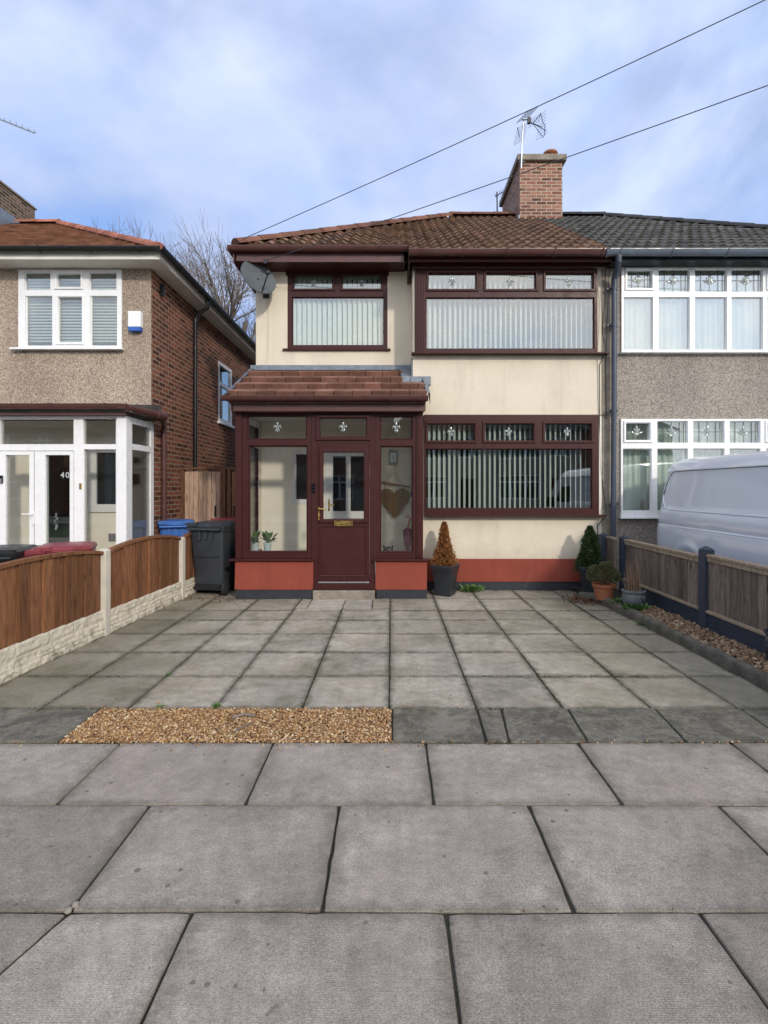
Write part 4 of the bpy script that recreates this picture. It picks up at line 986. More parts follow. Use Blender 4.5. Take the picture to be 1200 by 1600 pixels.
# roof
zl = lambda y_: 4.99+.6*(y_-7.4)
xe = -3.36
r = MB(); flat_tiles(r, lambda y_: (-13.5, xe-max(0, y_-7.4)), 7.38, 11.40, zl, .22, .17, .034, .006, True, .003)
r3 = r.build('roof', 'tile_orange', lh, recalc=False)
r = MB(); zlr = zl(11.4); r.add([(xe, 7.4, zl(7.4)-.01), (xe, 15.9, zl(7.4)-.01), (xe-4, 11.4, zlr-.01)], [(0, 1, 2)]); r.add([(-13.5, 7.4, zl(7.4)-.02), (xe, 7.4, zl(7.4)-.02), (xe-4, 11.4, zlr-.02), (-13.5, 11.4, zlr-.02)], [(0, 1, 2, 3)])
r.add([(-13.5, 15.9, 4.99), (xe, 15.9, 4.99), (xe-4, 11.4, zlr-.02), (-13.5, 11.4, zlr-.02)], [(0, 1, 2, 3)]); r.build('roof_underlay', 'tile_orange', r3, recalc=False)
r = MB(); cap_tiles(r, (xe+.01, 7.39, zl(7.4)+.03), (xe-4, 11.4, zlr+.04), .10, .40); cap_tiles(r, (xe-4, 11.4, zlr+.05), (-8.3, 11.4, zlr+.05), .11); r.build('ridge_tiles', 'ridge_orange', r3, smooth=40, recalc=False)
w = MB(); w.box(XF-5, xe+.0, 7.42, 7.45, 4.86, 4.98); w.box(XF-5, xe, 7.45, YB+.02, 4.865, 4.885); w.box(xe-.03, xe, 7.45, 15.6, 4.86, 4.98); w.box(XS, xe-.03, YB+.021, 15.6, 4.865, 4.885); w.build('soffit', 'white_paint', lh, bevel=.003)
w = MB(); gutter(w, XF-5, xe+.06, 7.36, 5.0, .055)
for q in (58, 137, 215): gutter_clip(w, X(q, 7.3), 7.36, 5.0, .055)
w.build('gutter', 'black_plastic', lh, smooth=40)
w = MB(SIDE(0)); gutter(w, 7.30, 15.6, -xe-.055, 5.0, .055)
for q in (8.0, 8.9, 9.6, 10.5, 11.4, 12.3): gutter_clip(w, q, -xe-.055, 5.0, .055)
w.build('gutter', 'black_plastic', lh, smooth=40)
w = MB(); py_ = 9.28; w.tube([(xe+.04, py_, 4.93), (xe+.04, py_, 4.82), (XS+.12, py_+.02, 4.70), (XS+.075, py_+.02, 4.60), (XS+.075, py_+.02, 1.0)], .036, 10)
for zz in (4.6, 4.1, 3.0): w.tube([(XS+.075, py_+.02, zz-.05), (XS+.075, py_+.02, zz)], .044, 10)
w.build('downpipe', 'black_plastic', lh, smooth=40)
w = MB(); w.box(XS-.01, XS+.07, 8.02, 8.06, 4.56, 4.74); w.build('cable_bracket', 'black_plastic', lh)
# chimney of number 40
c = MB(); c.box(-9.5, -8.52, 10.8, 12.25, 6.3, 8.20); c4 = c.build('chimney', 'brick_old', lh)
c = MB(); c.box(-9.53, -8.49, 10.77, 12.28, 8.20, 8.24); c.build('chimney_cap', 'concrete', c4); c = MB(); c.box(-8.52, -8.45, 10.6, 11.65, 7.05, 7.62); c.build('chimney_flashing', 'lead', c4, bevel=.01)
# porch of number 40
QX = lambda p: X(p, YQ)
QZ = lambda p: Z(p, YQ)
qt = QZ(650)
cs = [(QX(-150), QX(0-8), QZ(694), QZ(655), False), (QX(0), QX(115), QZ(694), QZ(655), False), (QX(130), QX(181), QZ(694), QZ(654), False), (QX(131), QX(181), .45, QZ(702), False), (QX(-120), QX(-30), .45, QZ(702), False)]
w = MB(); dz_ = QZ(704)
w.wall(QX(-150), QX(184), .02, qt, YQ, YQ+.07, [c_[:4] for c_ in cs]+[(QX(-24), QX(116), .05, dz_)])
pf = w.build('porch_frame', 'white_upvc', lh, bevel=.005)
for c_ in cs: w = MB(); w.box(c_[0], c_[1], YQ+.03, YQ+.04, c_[2], c_[3]); w.build('pane', 'glass_porch', pf)
w = MB(); w.box(QX(184)+.002, QX(199), YQ-.03, YQ+.09, .02, qt); w.build('corner_post', 'white_upvc', pf, bevel=.006)
xsd = QX(199)-.03
w = MB(SIDE(xsd)); gl = [(YQ+.15, YB-.10, .45, 2.08), (YQ+.15, YB-.10, 2.16, 2.44)]; w.wall(YQ+.092, YB-.004, .02, qt, -.02, .04, gl); sf = w.build('side_frame', 'white_upvc', pf)
for c_ in gl: w = MB(SIDE(xsd)); w.box(c_[0], c_[1], .0, .01, c_[2], c_[3]); w.build('pane', 'glass_porch', pf)
for (a, b_, g0, g1, dark) in ((-23, 54, 10, 47, 0), (55.5, 115.5, 72, 110, 1)):
    w = MB(); gz = (.40, QZ(711)); w.wall(QX(a), QX(b_), .06, dz_-.01, YQ-.015, YQ+.05, [(QX(g0), QX(g1), *gz)]); dd_ = w.build('door', 'white_upvc', pf, bevel=.006)
    w = MB(); w.box(QX(g0), QX(g1), YQ+.015, YQ+.025, *gz); w.build('door_glass', 'glass_porch' if not dark else 'glass', pf)
w = MB(); hx, hz = QX(54)-.0, QZ(803); w.box(hx-.016, hx+.012, YQ-.03, YQ-.015, QZ(819), QZ(799)); w.tube([(hx, YQ-.03, hz), (hx, YQ-.07, hz), (hx-.03, YQ-.075, hz), (hx-.12, YQ-.075, hz)], .009, 8); w.build('door_handle', 'white_upvc', pf)
w = MB(); w.box(QX(124.5), QX(128), YQ-.015, YQ-.0, QZ(764), QZ(755)); w.build('doorbell', 'brass', pf, bevel=.003)
w = MB(); w.box(QX(0), QX(6.5), YQ-.04, YQ-.016, QZ(755), QZ(743)); db = w.build('doorbell', 'doorbell', pf, bevel=.003); w = MB(); w.box(QX(1), QX(5.8), YQ-.043, YQ-.04, QZ(754.5), QZ(748)); w.build('button_plate', 'alu', db)
# number 40 in white vinyl and flower motif on the door glass
tcu = bpy.data.curves.new('number', 'FONT'); tcu.body = '40'; tcu.size = .11; tcu.extrude = .001; tcu.space_character = 1.25
to_ = bpy.data.objects.new('house_number', tcu); COL.objects.link(to_); to_.rotation_euler = (R(90), 0, 0); to_.location = (QX(93), YQ+.012, QZ(746)); bpy.context.view_layer.update()
me = bpy.data.meshes.new_from_object(to_); bpy.data.objects.remove(to_); me.transform(Matrix.Translation((QX(93.5), YQ+.012, QZ(746.5))) @ Matrix.Rotation(R(90), 4, 'X'))
me.materials.clear(); me.materials.append(M['letter_white']); no = bpy.data.objects.new('house_number', me); COL.objects.link(no); no.parent = pf; no.matrix_parent_inverse = pworld(pf).inverted()
w = MB()
for k_ in range(26):
    a_ = random.uniform(-1, 1); w.ball((QX(87+4.5*a_*(1-abs(k_-13)/20)), YQ+.010, QZ(828-k_*1.05)), (random.uniform(.003, .008), .002, random.uniform(.005, .014)), 6, 4, Matrix.Rotation(random.uniform(-1, 1), 3, 'Y'))
w.build('flower_motif', 'bevelglass', pf)
# inner window and panel seen through the porch glass
w = MB(); ix0, ix1 = X(137, YB), X(191, YB); w.wall(ix0, ix1, 1.18, 2.15, YB-.03, YB+.05, [(X(152, YB), X(184, YB), 1.30, 2.08)]); iw = w.build('inner_window', 'white_upvc', lh, bevel=.005)
w = MB(); w.box(X(152, YB), X(184, YB), YB, YB+.01, 1.30, 2.08); w.build('pane', 'glass_dark', iw)
w = MB(); w.box(X(118, YB), X(128, YB), YB-.02, YB-.001, .1, 2.1); w.build('meter_pipe', 'pipe_dark', lh)
w = MB(); w.box(X(171, YB), X(186, YB), YB-.03, YB-.001, .75, .86); w.build('letter_plate', 'alu', lh)
w = MB(); w.ball((X(208, 7.6), 7.70, Z(719, 7.7)), (.05, .04, .05)); w.box(X(203, 7.6), X(211, 7.6), 7.66, 7.748, Z(756, 7.7), Z(741, 7.7)); w.build('porch_lamp', 'dark_metal', lh)
# porch roof + gutter, brown downpipe
w = MB(); w.prism([(YQ-.12, 2.56), (YB-.004, 2.56), (YB-.004, 2.80), (YQ-.12, 2.66)], 'x', XF-4, X(250, 7.6)-.05); w.build('porch_roof', 'tile_dark', lh)
w = MB(); gutter(w, XF-4, X(197, 6.8)-.03, 6.79, 2.655, .06)
gx = X(197, 6.8)-.03
w.prism([(-.001+6.79-.06, 2.655), (6.79+.06, 2.655), (6.79+.05, 2.60), (6.79, 2.585), (6.79-.05, 2.60)], 'x', gx-.06, gx+.05)
w.tube([(gx+.02, 6.80, 2.615), (X(252, 7.6), 7.58, 2.615)], .055, 10); w.tube([(X(246, 7.5), 7.45, 2.615), (X(252, 7.6), 7.70, 2.615)], .06, 10)
for q in (80, 165): gutter_clip(w, X(q, 6.75), 6.79, 2.655, .06)
w.build('gutter', 'brown_gutter', lh, smooth=40)
w = MB(); w.box(XF-4, QX(199)+.03, YQ-.10, YQ+.0, qt+.001, qt+.05); w.add([(QX(199), YQ-.1, qt+.03), (X(250, 7.6), 7.7, qt+.03), (X(250, 7.6), 7.7, qt+.09), (QX(199), YQ-.1, qt+.09)], [(0, 1, 2, 3)]); w.build('fascia', 'mahog_light', lh)
w = MB(); dx_ = XS+.06; w.tube([(dx_, 8.05, 2.60), (dx_, 8.05, .05)], .038, 10)
w.tube([(X(252, 7.6), 7.66, 2.60), (dx_, 8.05, 2.50)], .038, 8)
for zz in (2.1, 1.25): w.tube([(dx_, 8.05, zz-.04), (dx_, 8.05, zz)], .046, 10)
w.build('downpipe', 'brown_gutter', lh, smooth=40)

# ------------------------------------------------------------------ aerials, dish, wires
def yagi(mb, a, b, n, el, r=.006):
    a, b = Vector(a), Vector(b); mb.tube([a, b], r, 6); d = (b-a).normalized(); s_ = d.cross(Vector((0, 0, 1))).normalized()
    for i in range(n):
        p = a+(b-a)*(i+.3)/n; q = Vector(el); mb.tube([p-q, p+q], r*.6, 5)
ae = thing('television_aerial', 'large wideband television aerial clamped to the brick chimney', 'aerial', (2.86, 11.2, 8.5))
w = MB(); w.tube([(2.845, 11.19, 8.52), (2.86, 11.19, 9.1), (2.90, 11.19, 9.62)], .018, 8); w.build('mast', 'alu', ae, smooth=50)
w = MB(); w.box(2.80, 2.92, 11.19, 11.24, 8.66, 8.70); w.build('bracket', 'dark_metal', ae)
def grid(mb, o, u, v, nu, nv, r=.006):
    o, u, v = Vector(o), Vector(u), Vector(v)
    for i in range(nu+1): mb.tube([o+u*i/nu, o+u*i/nu+v], r, 5)
    for j in (range(nv+1) if nv > 1 else (0, 1)): mb.tube([o+v*j/nv, o+v*j/nv+u], r*.8, 5)
AX = Matrix.Translation((2.88, 11.1, 9.5)) @ Matrix.Scale(.78, 4) @ Matrix.Translation((-2.88, -11.1, -9.5))
w = MB(AX); grid(w, (2.90, 11.05, 9.68), (.40, .0, .22), (-.16, .35, -.03), 9, 1); grid(w, (2.70, 11.1, 9.30), (.28, 0, .16), (-.03, .3, -.28), 7, 1, .005); w.build('reflector', 'alu', ae)
w = MB(AX)
w.box(2.99, 3.08, 11.1, 11.18, 9.46, 9.62); w.tube([(2.86, 11.19, 9.6), (3.02, 11.14, 9.56), (3.12, 11.08, 9.40)], .014, 6)
for t_ in ((3.36, 9.22), (3.34, 8.98), (3.45, 9.12), (3.30, 9.58)): w.tube([(3.12, 11.08, 9.42), (t_[0], 10.95, t_[1])], .009, 5)
w.tube([(3.30, 10.95, 9.62), (3.37, 10.95, 9.32), (3.42, 10.95, 9.28), (3.41, 10.95, 9.0), (3.34, 10.95, 8.92)], .010, 5)
for i in range(8):
    z_ = 8.95+i*.085; w.tube([(3.22+.01*i, 11.1, z_+.02), (3.44-.005*i, 10.85, z_+.06)], .0045, 5)
for i in range(6): w.tube([(3.05+i*.05, 11.25, 9.40+.03*i), (3.05+i*.05, 10.9, 9.43+.03*i)], .0045, 5)
w.tube([(2.70, 11.1, 9.32), (2.76, 11.1, 9.04)], .01, 5)
w.build('director_array', 'dark_metal', ae)
a2 = thing('television_aerial', 'small aerial on a thin pole behind the brick chimney', 'aerial', (2.75, 13.2, 7.3))
w = MB(); ax = X(779, 13.0); w.tube([(ax+.03, 13.2, 6.9), (ax, 13.2, Z(300, 13.2))], .018, 6); w.build('mast', 'dark_metal', a2)
w = MB(); az_ = Z(304, 13.2); w.tube([(ax-.05, 13.2, az_-.05), (ax+.18, 13.2, az_+.08)], .012, 5)
for i in range(5): w.tube([(ax-.03+i*.05, 13.1, az_-.13+.03*i), (ax-.03+i*.05, 13.3, az_+.08+.03*i)], .007, 5)
w.build('elements', 'dark_metal', a2)
a3 = thing('television_aerial', 'long aluminium yagi aerial pointing right above the left roof', 'aerial', (-9.0, 11.5, 8.2))
ya_ = 11.5
P0, P1 = Vector((X(-75, ya_), ya_, Z(157, ya_))), Vector((X(54, ya_), ya_, Z(208, ya_)))
w = MB(); w.tube([P0, P1], .013, 6); w.build('boom', 'alu', a3)
w = MB()
for i in range(14):
    p = P0+(P1-P0)*(1-i*.0735); w.tube([p+Vector((-.012, -.10, -.035)), p+Vector((.018, .06, .045))], .0065, 5); w.tube([p, p+Vector((.028, -.05, .05))], .006, 5)
w.build('elements', 'alu', a3)
w = MB(); pm = P0+(P1-P0)*.12; w.tube([(pm.x, ya_, 8.0), (pm.x, ya_, pm.z+.1)], .02, 6); w.build('mast', 'alu', a3)

ds = thing('satellite_dish', 'dark grey satellite dish on the wall under the eaves', 'satellite dish', (-2.07, 8.0, 4.8))
dc = Vector((X(405, 7.95), 7.93, Z(433, 7.95))); nrm = Vector((.58, -.72, .38)).normalized()
q = nrm.to_track_quat('Z', 'Y').to_matrix()
vs = []; fs = []; nr, nk = 6, 28
for i in range(nr+1):
    r_ = i/nr
    for k_ in range(nk):
        t_ = 2*math.pi*k_/nk; p = Vector((.285*r_*math.cos(t_), .31*r_*math.sin(t_), .055*r_*r_-.055)); vs.append(dc+q@p)
fs = [(i*nk+k_, i*nk+(k_+1) % nk, (i+1)*nk+(k_+1) % nk, (i+1)*nk+k_) for i in range(nr) for k_ in range(nk)]
m_ = MB(); m_.add(vs, fs); m_.add([v-nrm*.008 for v in vs], [tuple(reversed(f)) for f in fs])
base = nr*nk
m_.add([vs[base+k_] for k_ in range(nk)]+[vs[base+k_]-nrm*.014 for k_ in range(nk)], [(k_, (k_+1) % nk, nk+(k_+1) % nk, nk+k_) for k_ in range(nk)])
m_.build('dish', 'dish', ds, smooth=60, recalc=False)
w = MB(); lo = dc+q@Vector((.0, -.29, 0)); ln = dc+nrm*.30+q@Vector((0, -.16, 0)); w.tube([lo, ln], .011, 6); w.ball(ln+nrm*-.03, (.035, .035, .035)); w.tube([ln, ln-nrm*.07+Vector((0, 0, .02))], .026, 8); w.build('receiver_arm', 'black_plastic', ds, smooth=50)
w = MB(); w.tube([dc-nrm*.05, dc-nrm*.12+Vector((.02, .1, -.04)), (-2.02, 8.29, 4.72)], .018, 8); w.box(-2.07, -1.97, 8.27, 8.299, 4.62, 4.82); w.build('wall_bracket', 'dark_metal', ds)

pole = Vector((16.0, -.35, 0))
up_ = thing('telegraph_pole', 'tall wooden telegraph pole on the pavement out of frame to the right', 'pole', pole)
w = MB(); w.tube([pole, pole+Vector((0, 0, 9.8))], [.13, .09], 12); w.build('pole', 'bark', up_); w = MB(); w.lathe([(.16, 0), (.16, .05)], pole+Vector((0, 0, 9.4)), 12); w.build('wire_ring', 'dark_metal', up_)
def wire(a, b, sag, r=.0055, n=40):
    a, b = Vector(a), Vector(b); mb = MB()
    mb.tube([a+(b-a)*t_/n-Vector((0, 0, 4*sag*(t_/n)*(1-t_/n))) for t_ in range(n+1)], r, 5); return mb
wr1 = wire((X(371, 7.98), 7.98, Z(377, 7.98)), pole+Vector((0, 0, 9.45)), .30).build('overhead_wire', 'grey_cable')
tag(wr1, 'upper overhead telephone wire running to the left corner of the cream house roof', 'wire', 'overhead telephone wires')
wr2 = wire((X(414, 7.92), 7.92, Z(408, 7.92)), pole+Vector((0, 0, 7.55)), .22).build('overhead_wire', 'grey_cable')
tag(wr2, 'lower overhead telephone wire crossing the chimney to the fascia of the cream house', 'wire', 'overhead telephone wires')
w = MB(); w.tube([(X(371, 7.98), 7.98, Z(390, 7.98)), (X(371, 7.98), 7.98, Z(380, 7.98))], .008, 5)
for k_ in range(12):
    a_ = 2*math.pi*k_/12; b2 = 2*math.pi*(k_+1)/12; c0_ = (X(370, 7.98), 7.98, Z(376, 7.98)); w.tube([(c0_[0]+.03*math.cos(a_), 7.98, c0_[2]+.035*math.sin(a_)), (c0_[0]+.03*math.cos(b2), 7.98, c0_[2]+.035*math.sin(b2))], .006, 5)
w.build('wire_eye', 'dark_metal', house)
w = MB(); w.box(X(412, 7.92), X(418, 7.92), 7.90, 7.93, Z(412, 7.92), Z(405, 7.92)); w.build('wire_bracket', 'dark_metal', house)

# ------------------------------------------------------------------ left fence
lf = thing('garden_fence', 'low brown arched board fence with cream concrete posts and gravel boards', 'fence', (-3.05, 5.4, 0))
fx = lambda y_: -3.10+.055*(y_-4.07)
posts = [3.62, 5.39, 7.13, 8.55]
for i, py_ in enumerate(posts):
    hz_ = (.93, .905, .86, .83)[i]
    w = MB(); x_ = fx(py_); w.prism([(x_-.05, 0), (x_+.05, 0), (x_+.05, hz_-.015), (x_+.02, hz_), (x_-.02, hz_), (x_-.05, hz_-.015)], 'y', py_-.05, py_+.05); w.build('post', 'post', lf, bevel=.006)
for i in range(3):
    ya, yb = posts[i]+.051, posts[i+1]-.051; n = 12 if i < 2 else 8
    e0, e1, pk = ((.90, .885, .955), (.875, .86, .955), (.85, .84, .93))[i]
    base_z = (.27, .25, .235)[i]
    w = MB()
    def top(t_): return e0+(e1-e0)*t_+(pk-(e0+e1)/2)*(1-(2*t_-1)**2)**.8
    for k_ in range(n):
        t0, t1 = k_/n, (k_+1)/n; a, b_ = ya+(yb-ya)*t0, ya+(yb-ya)*t1; off = .010*(k_ % 2)
        x_ = fx((a+b_)/2)+.012-off
        for s0, s1 in ((t0, (t0+t1)/2), ((t0+t1)/2, t1)): pass
        za, zb = top(t0)-.03, top(t1)-.03
        w.add([(x_-.012, a, base_z), (x_+.010, a, base_z), (x_+.003, b_+.012, base_z), (x_-.012, b_+.012, base_z), (x_-.012, a, za), (x_+.010, a, za), (x_+.003, b_+.012, zb), (x_-.012, b_+.012, zb)], [(0, 3, 2, 1), (4, 5, 6, 7), (0, 1, 5, 4), (1, 2, 6, 5), (2, 3, 7, 6), (3, 0, 4, 7)])
    w.build('fence_panel', 'fence_wood', lf)
    w = MB(); m_ = 20
    for k_ in range(m_):
        a, b_ = ya+(yb-ya)*k_/m_, ya+(yb-ya)*(k_+1)/m_; za, zb = top(k_/m_), top((k_+1)/m_); xa_, xb_ = fx(a), fx(b_)
        w.add([(xa_-.025, a, za-.032), (xa_+.035, a, za-.032), (xb_+.035, b_, zb-.032), (xb_-.025, b_, zb-.032), (xa_-.025, a, za), (xa_+.035, a, za), (xb_+.035, b_, zb), (xb_-.025, b_, zb)], [(0, 3, 2, 1), (4, 5, 6, 7), (1, 2, 6, 5), (3, 0, 4, 7)]+([(0, 1, 5, 4)] if k_ == 0 else [])+([(2, 3, 7, 6)] if k_ == m_-1 else []))
    w.build('capping_rail', 'fence_wood', lf, merge=True)
    # rock-faced gravel board: displaced relief of coursed stones
    NY, NZ = int((yb-ya)/.012), 24
    V = np.zeros(((NY+1)*(NZ+1), 3)); F = []
    stones_ = []
    for row, (z0_, z1_) in enumerate(((0, .075), (.08, .16), (.165, base_z))):
        y_ = ya-.1*row
        while y_ < yb: l_ = random.uniform(.16, .38); stones_.append((y_, y_+l_, z0_, z1_, random.uniform(.004, .016))); y_ += l_
    for a in range(NY+1):
        for c_ in range(NZ+1):
            yy = ya+(yb-ya)*a/NY; zz = base_z*c_/NZ; h_ = 0
            for s_ in stones_:
                if s_[0] < yy < s_[1] and s_[2] < zz < s_[3]+.001:
                    e_ = min(yy-s_[0], s_[1]-yy, zz-s_[2]+.002, s_[3]-zz+.002); h_ = s_[4]*min(1, e_/.012)+.012*mnoise.noise((yy*14, zz*22, s_[4]*900))*min(1, e_/.01)+.006*mnoise.noise((yy*45, zz*60, 3)); break
            V[a*(NZ+1)+c_] = (fx(yy)+.022+h_+(.012 if zz < .1 else 0), yy, zz)
    F = np.array([(a*(NZ+1)+c_, (a+1)*(NZ+1)+c_, (a+1)*(NZ+1)+c_+1, a*(NZ+1)+c_+1) for a in range(NY) for c_ in range(NZ)])
    gb = np_mesh('gravel_board', V, F, 'rock', lf)
    w = MB(); w.prism([(fx(ya)-.02, ya), (fx(ya)+.020, ya), (fx(yb)+.020, yb), (fx(yb)-.02, yb)], 'z', 0, base_z-.001); w.build('gravel_board_back', 'post', gb)

# ------------------------------------------------------------------ side gates
YG = 8.85
def gate(name, label, x0, x1, yg, zt_, mat, nb_, handle_x, group):
    t_ = thing(name, label, 'gate', ((x0+x1)/2, yg, 0), group)
    w = MB(); n = nb_; bw = (x1-x0)/n
    for k_ in range(n):
        top_ = zt_-random.uniform(0, .01); w.box(x0+k_*bw+.003, x0+(k_+1)*bw-.003, yg, yg+.02, .06, top_)
    w.build('boards', mat, t_, bevel=.003)
    w = MB()
    for zz in (.4, 1.6): w.box(x0, x1, yg+.021, yg+.05, zz, zz+.09)
    w.build('cross_rails', 'brown_wood', t_)
    w = MB(); w.box(handle_x-.012, handle_x+.012, yg-.03, yg-.001, 1.06, 1.24); w.build('handle', 'black_plastic', t_, bevel=.004); return t_
gx0_, gx1_ = XS+.06, X(344.5, YG)
gate('side_gate', 'pale worn vertical board side gate beside the red brick wall', gx0_, gx1_, YG, 1.835, 'gate_wood', 8, X(337, YG), 'side gates in the passage')
gate('side_gate', 'narrow brown board side gate tucked beside the porch', X(362, YG), -2.2, YG, 1.83, 'brown_wood', 6, X(366, YG), 'side gates in the passage')
t_ = thing('gate_frame', 'brown timber gate frame and post standing between the two side gates', 'gate frame', (X(350, YG), YG, 0))
w = MB(); w.box(X(345.5, YG), X(353.5, YG), YG-.05, YG+.08, 0, 1.90); w.build('post', 'brown_wood', t_, bevel=.006)
w = MB(); w.box(X(355, YG), X(361, YG), YG-.02, YG+.08, 0, 1.86); w.build('post', 'brown_wood', t_, bevel=.006)
w = MB(); w.box(XS+.005, XS+.055, YG-.02, YG+.08, 0, 1.86); w.build('post', 'brown_wood', t_, bevel=.006)
w = MB(); w.box(XS+.005, X(345, YG), YG-.03, YG+.08, 1.862, 1.90); w.build('top_rail', 'brown_wood', t_, bevel=.006)
w = MB(); w.box(X(354, YG), -2.2, YG-.03, YG+.08, 1.862, 1.895); w.build('top_rail', 'brown_wood', t_, bevel=.006)

# ------------------------------------------------------------------ wheelie bins
def bin_(label, x, y, rot, mats, h=1.04, wd=.56, dp=.66, group='wheelie bins'):
    t_ = thing('wheelie_bin', label, 'bin', (x, y, 0), group); t_.rotation_euler = (0, 0, rot)
    X4 = Matrix.Translation((x, y, 0)) @ Matrix.Rotation(rot, 4, 'Z')      # -y is the handle side
    def MBx(): return MB(X4)
    def rr(hw, hd, z, cy=0, c=.05):
        P_ = []
        for sx, sy, a0 in ((1, 1, 0), (-1, 1, 90), (-1, -1, 180), (1, -1, 270)):
            for k in range(4): a = R(a0+30*k); P_.append((sx*(hw-c)+c*math.cos(a), cy+sy*(hd-c)+c*math.sin(a), z))
        return P_
    w = MBx(); rings = [rr(wd*.40, dp*.36, .06, .02), rr(wd*.41, dp*.37, .12, .02), rr(wd*.44, dp*.41, .5, .01), rr(wd*.475, dp*.46, h-.10, 0), rr(wd*.475, dp*.46, h-.095, 0), rr(wd*.50, dp*.49, h-.09), rr(wd*.51, dp*.50, h-.03)]
    vs = [p for r_ in rings for p in r_]; n = 16
    w.add(vs, [(i*n+k, i*n+(k+1) % n, (i+1)*n+(k+1) % n, (i+1)*n+k) for i in range(len(rings)-1) for k in range(n)]+[tuple(range(n-1, -1, -1))])
    w.box(-wd*.33, wd*.33, -dp*.44, -dp*.38, h*.55, h*.56)
    w.box(-.11, -.08, -dp*.50, -dp*.44, h-.22, h-.09); w.box(.08, .11, -dp*.50, -dp*.44, h-.22, h-.09); w.box(-.02, .02, -dp*.5, -dp*.44, h-.2, h-.09)
    w.build('body', mats[0], t_, smooth=35)
    w = MBx(); rings = [rr(wd*.53, dp*.53, h-.03), rr(wd*.53, dp*.53, h+.0), rr(wd*.49, dp*.49, h+.025), rr(wd*.35, dp*.34, h+.04), rr(wd*.12, dp*.12, h+.045)]
    vs = [p for r_ in rings for p in r_]
    w.add(vs, [(i*n+k, i*n+(k+1) % n, (i+1)*n+(k+1) % n, (i+1)*n+k) for i in range(len(rings)-1) for k in range(n)]+[tuple(range(n-1, -1, -1)), tuple((len(rings)-1)*n+k for k in range(n))])
    for sx in (-.5, .2): w.box(wd*sx, wd*(sx+.3), -dp*.56, -dp*.48, h-.01, h+.035)
    w.build('lid', mats[1], t_, smooth=35)
    w = MBx(); w.tube([(-wd*.46, -dp*.58, h-.055), (wd*.46, -dp*.58, h-.055)], .016, 8)
    for sx in (-.44, 0, .44): w.tube([(wd*sx, -dp*.58, h-.055), (wd*sx, -dp*.47, h-.06)], .014, 6)
    w.build('handle', mats[0], t_, smooth=50)
    w = MBx(); w.tube([(-wd*.47, -dp*.38, .10), (wd*.47, -dp*.38, .10)], .012, 8); w.box(-wd*.36, wd*.36, -dp*.40, -dp*.34, .07, .15); w.build('axle', 'dark_metal', t_)
    for sx in (-1, 1):
        w = MBx(); w.tube([(sx*wd*.455, -dp*.38, .10), (sx*(wd*.455+.045), -dp*.38, .10)], .10, 20); wh = w.build('wheel', 'rubber', t_, bevel=.008, smooth=40)
        w = MBx(); w.tube([(sx*(wd*.455+.02), -dp*.38, .10), (sx*(wd*.455+.049), -dp*.38, .10)], .055, 14); w.build('hub', 'bin_grey', wh, bevel=.004)
    return t_
bin_('charcoal wheelie bin standing between the left fence and the porch', X(334, 7.5)-.02, 7.62, R(-9), ('bin_grey', 'bin_grey'), 1.01, .55, .58)
bin_('blue lidded wheelie bin in front of the side gate, behind the left fence', X(276, 8.2), 8.2, R(20), ('bin_blue', 'bin_blue'), 1.0, .50, .50)
bin_('maroon lidded wheelie bin mostly hidden behind the charcoal bin', X(362, 8.3), 8.38, R(-4), ('bin_red', 'bin_red'), 1.02, .52, .5)
bin_('maroon wheelie bin nearest the white porch corner behind the left fence', X(105, 6.25), 6.25, R(25), ('bin_red', 'bin_red'), .83, .56, .6)
bin_('maroon wheelie bin beside the open black bin, behind the left fence', X(43, 6.1), 6.0, R(20), ('bin_red', 'bin_red'), .81, .56, .6)
bin_('black wheelie bin cut by the left edge of the photo', X(-8, 5.7), 5.75, R(15), ('bin_black', 'bin_black'), .85, .56, .6)

# ------------------------------------------------------------------ right fence
rf = thing('garden_fence', 'low weathered grey board fence with slate blue posts and gravel boards', 'fence', (3.3, 5.4, 0))
rp_ = [1.95, 3.68, 5.39, 7.28]
XFc = 3.32
for i, py_ in enumerate(rp_):
    hz_ = .93 if i < 3 else .87
    w = MB(); w.box(XFc-.055, XFc+.055, py_-.055, py_+.055, 0, hz_-.035)
    w.add([(XFc-.06, py_-.06, hz_-.03), (XFc+.06, py_-.06, hz_-.03), (XFc+.06, py_+.06, hz_-.03), (XFc-.06, py_+.06, hz_-.03), (XFc, py_, hz_+.01)], [(0, 1, 4), (1, 2, 4), (2, 3, 4), (3, 0, 4), (3, 2, 1, 0)])
    w.build('post', 'slate_paint', rf, bevel=.006)
w = MB(); w.box(3.12, 3.22, 7.60, 7.70, 0, .84); w.add([(3.115, 7.595, .843), (3.225, 7.595, .843), (3.225, 7.705, .843), (3.115, 7.705, .843), (3.17, 7.65, .88)], [(0, 1, 4), (1, 2, 4), (2, 3, 4), (3, 0, 4), (3, 2, 1, 0)]); w.build('post', 'slate_paint', rf, bevel=.006)
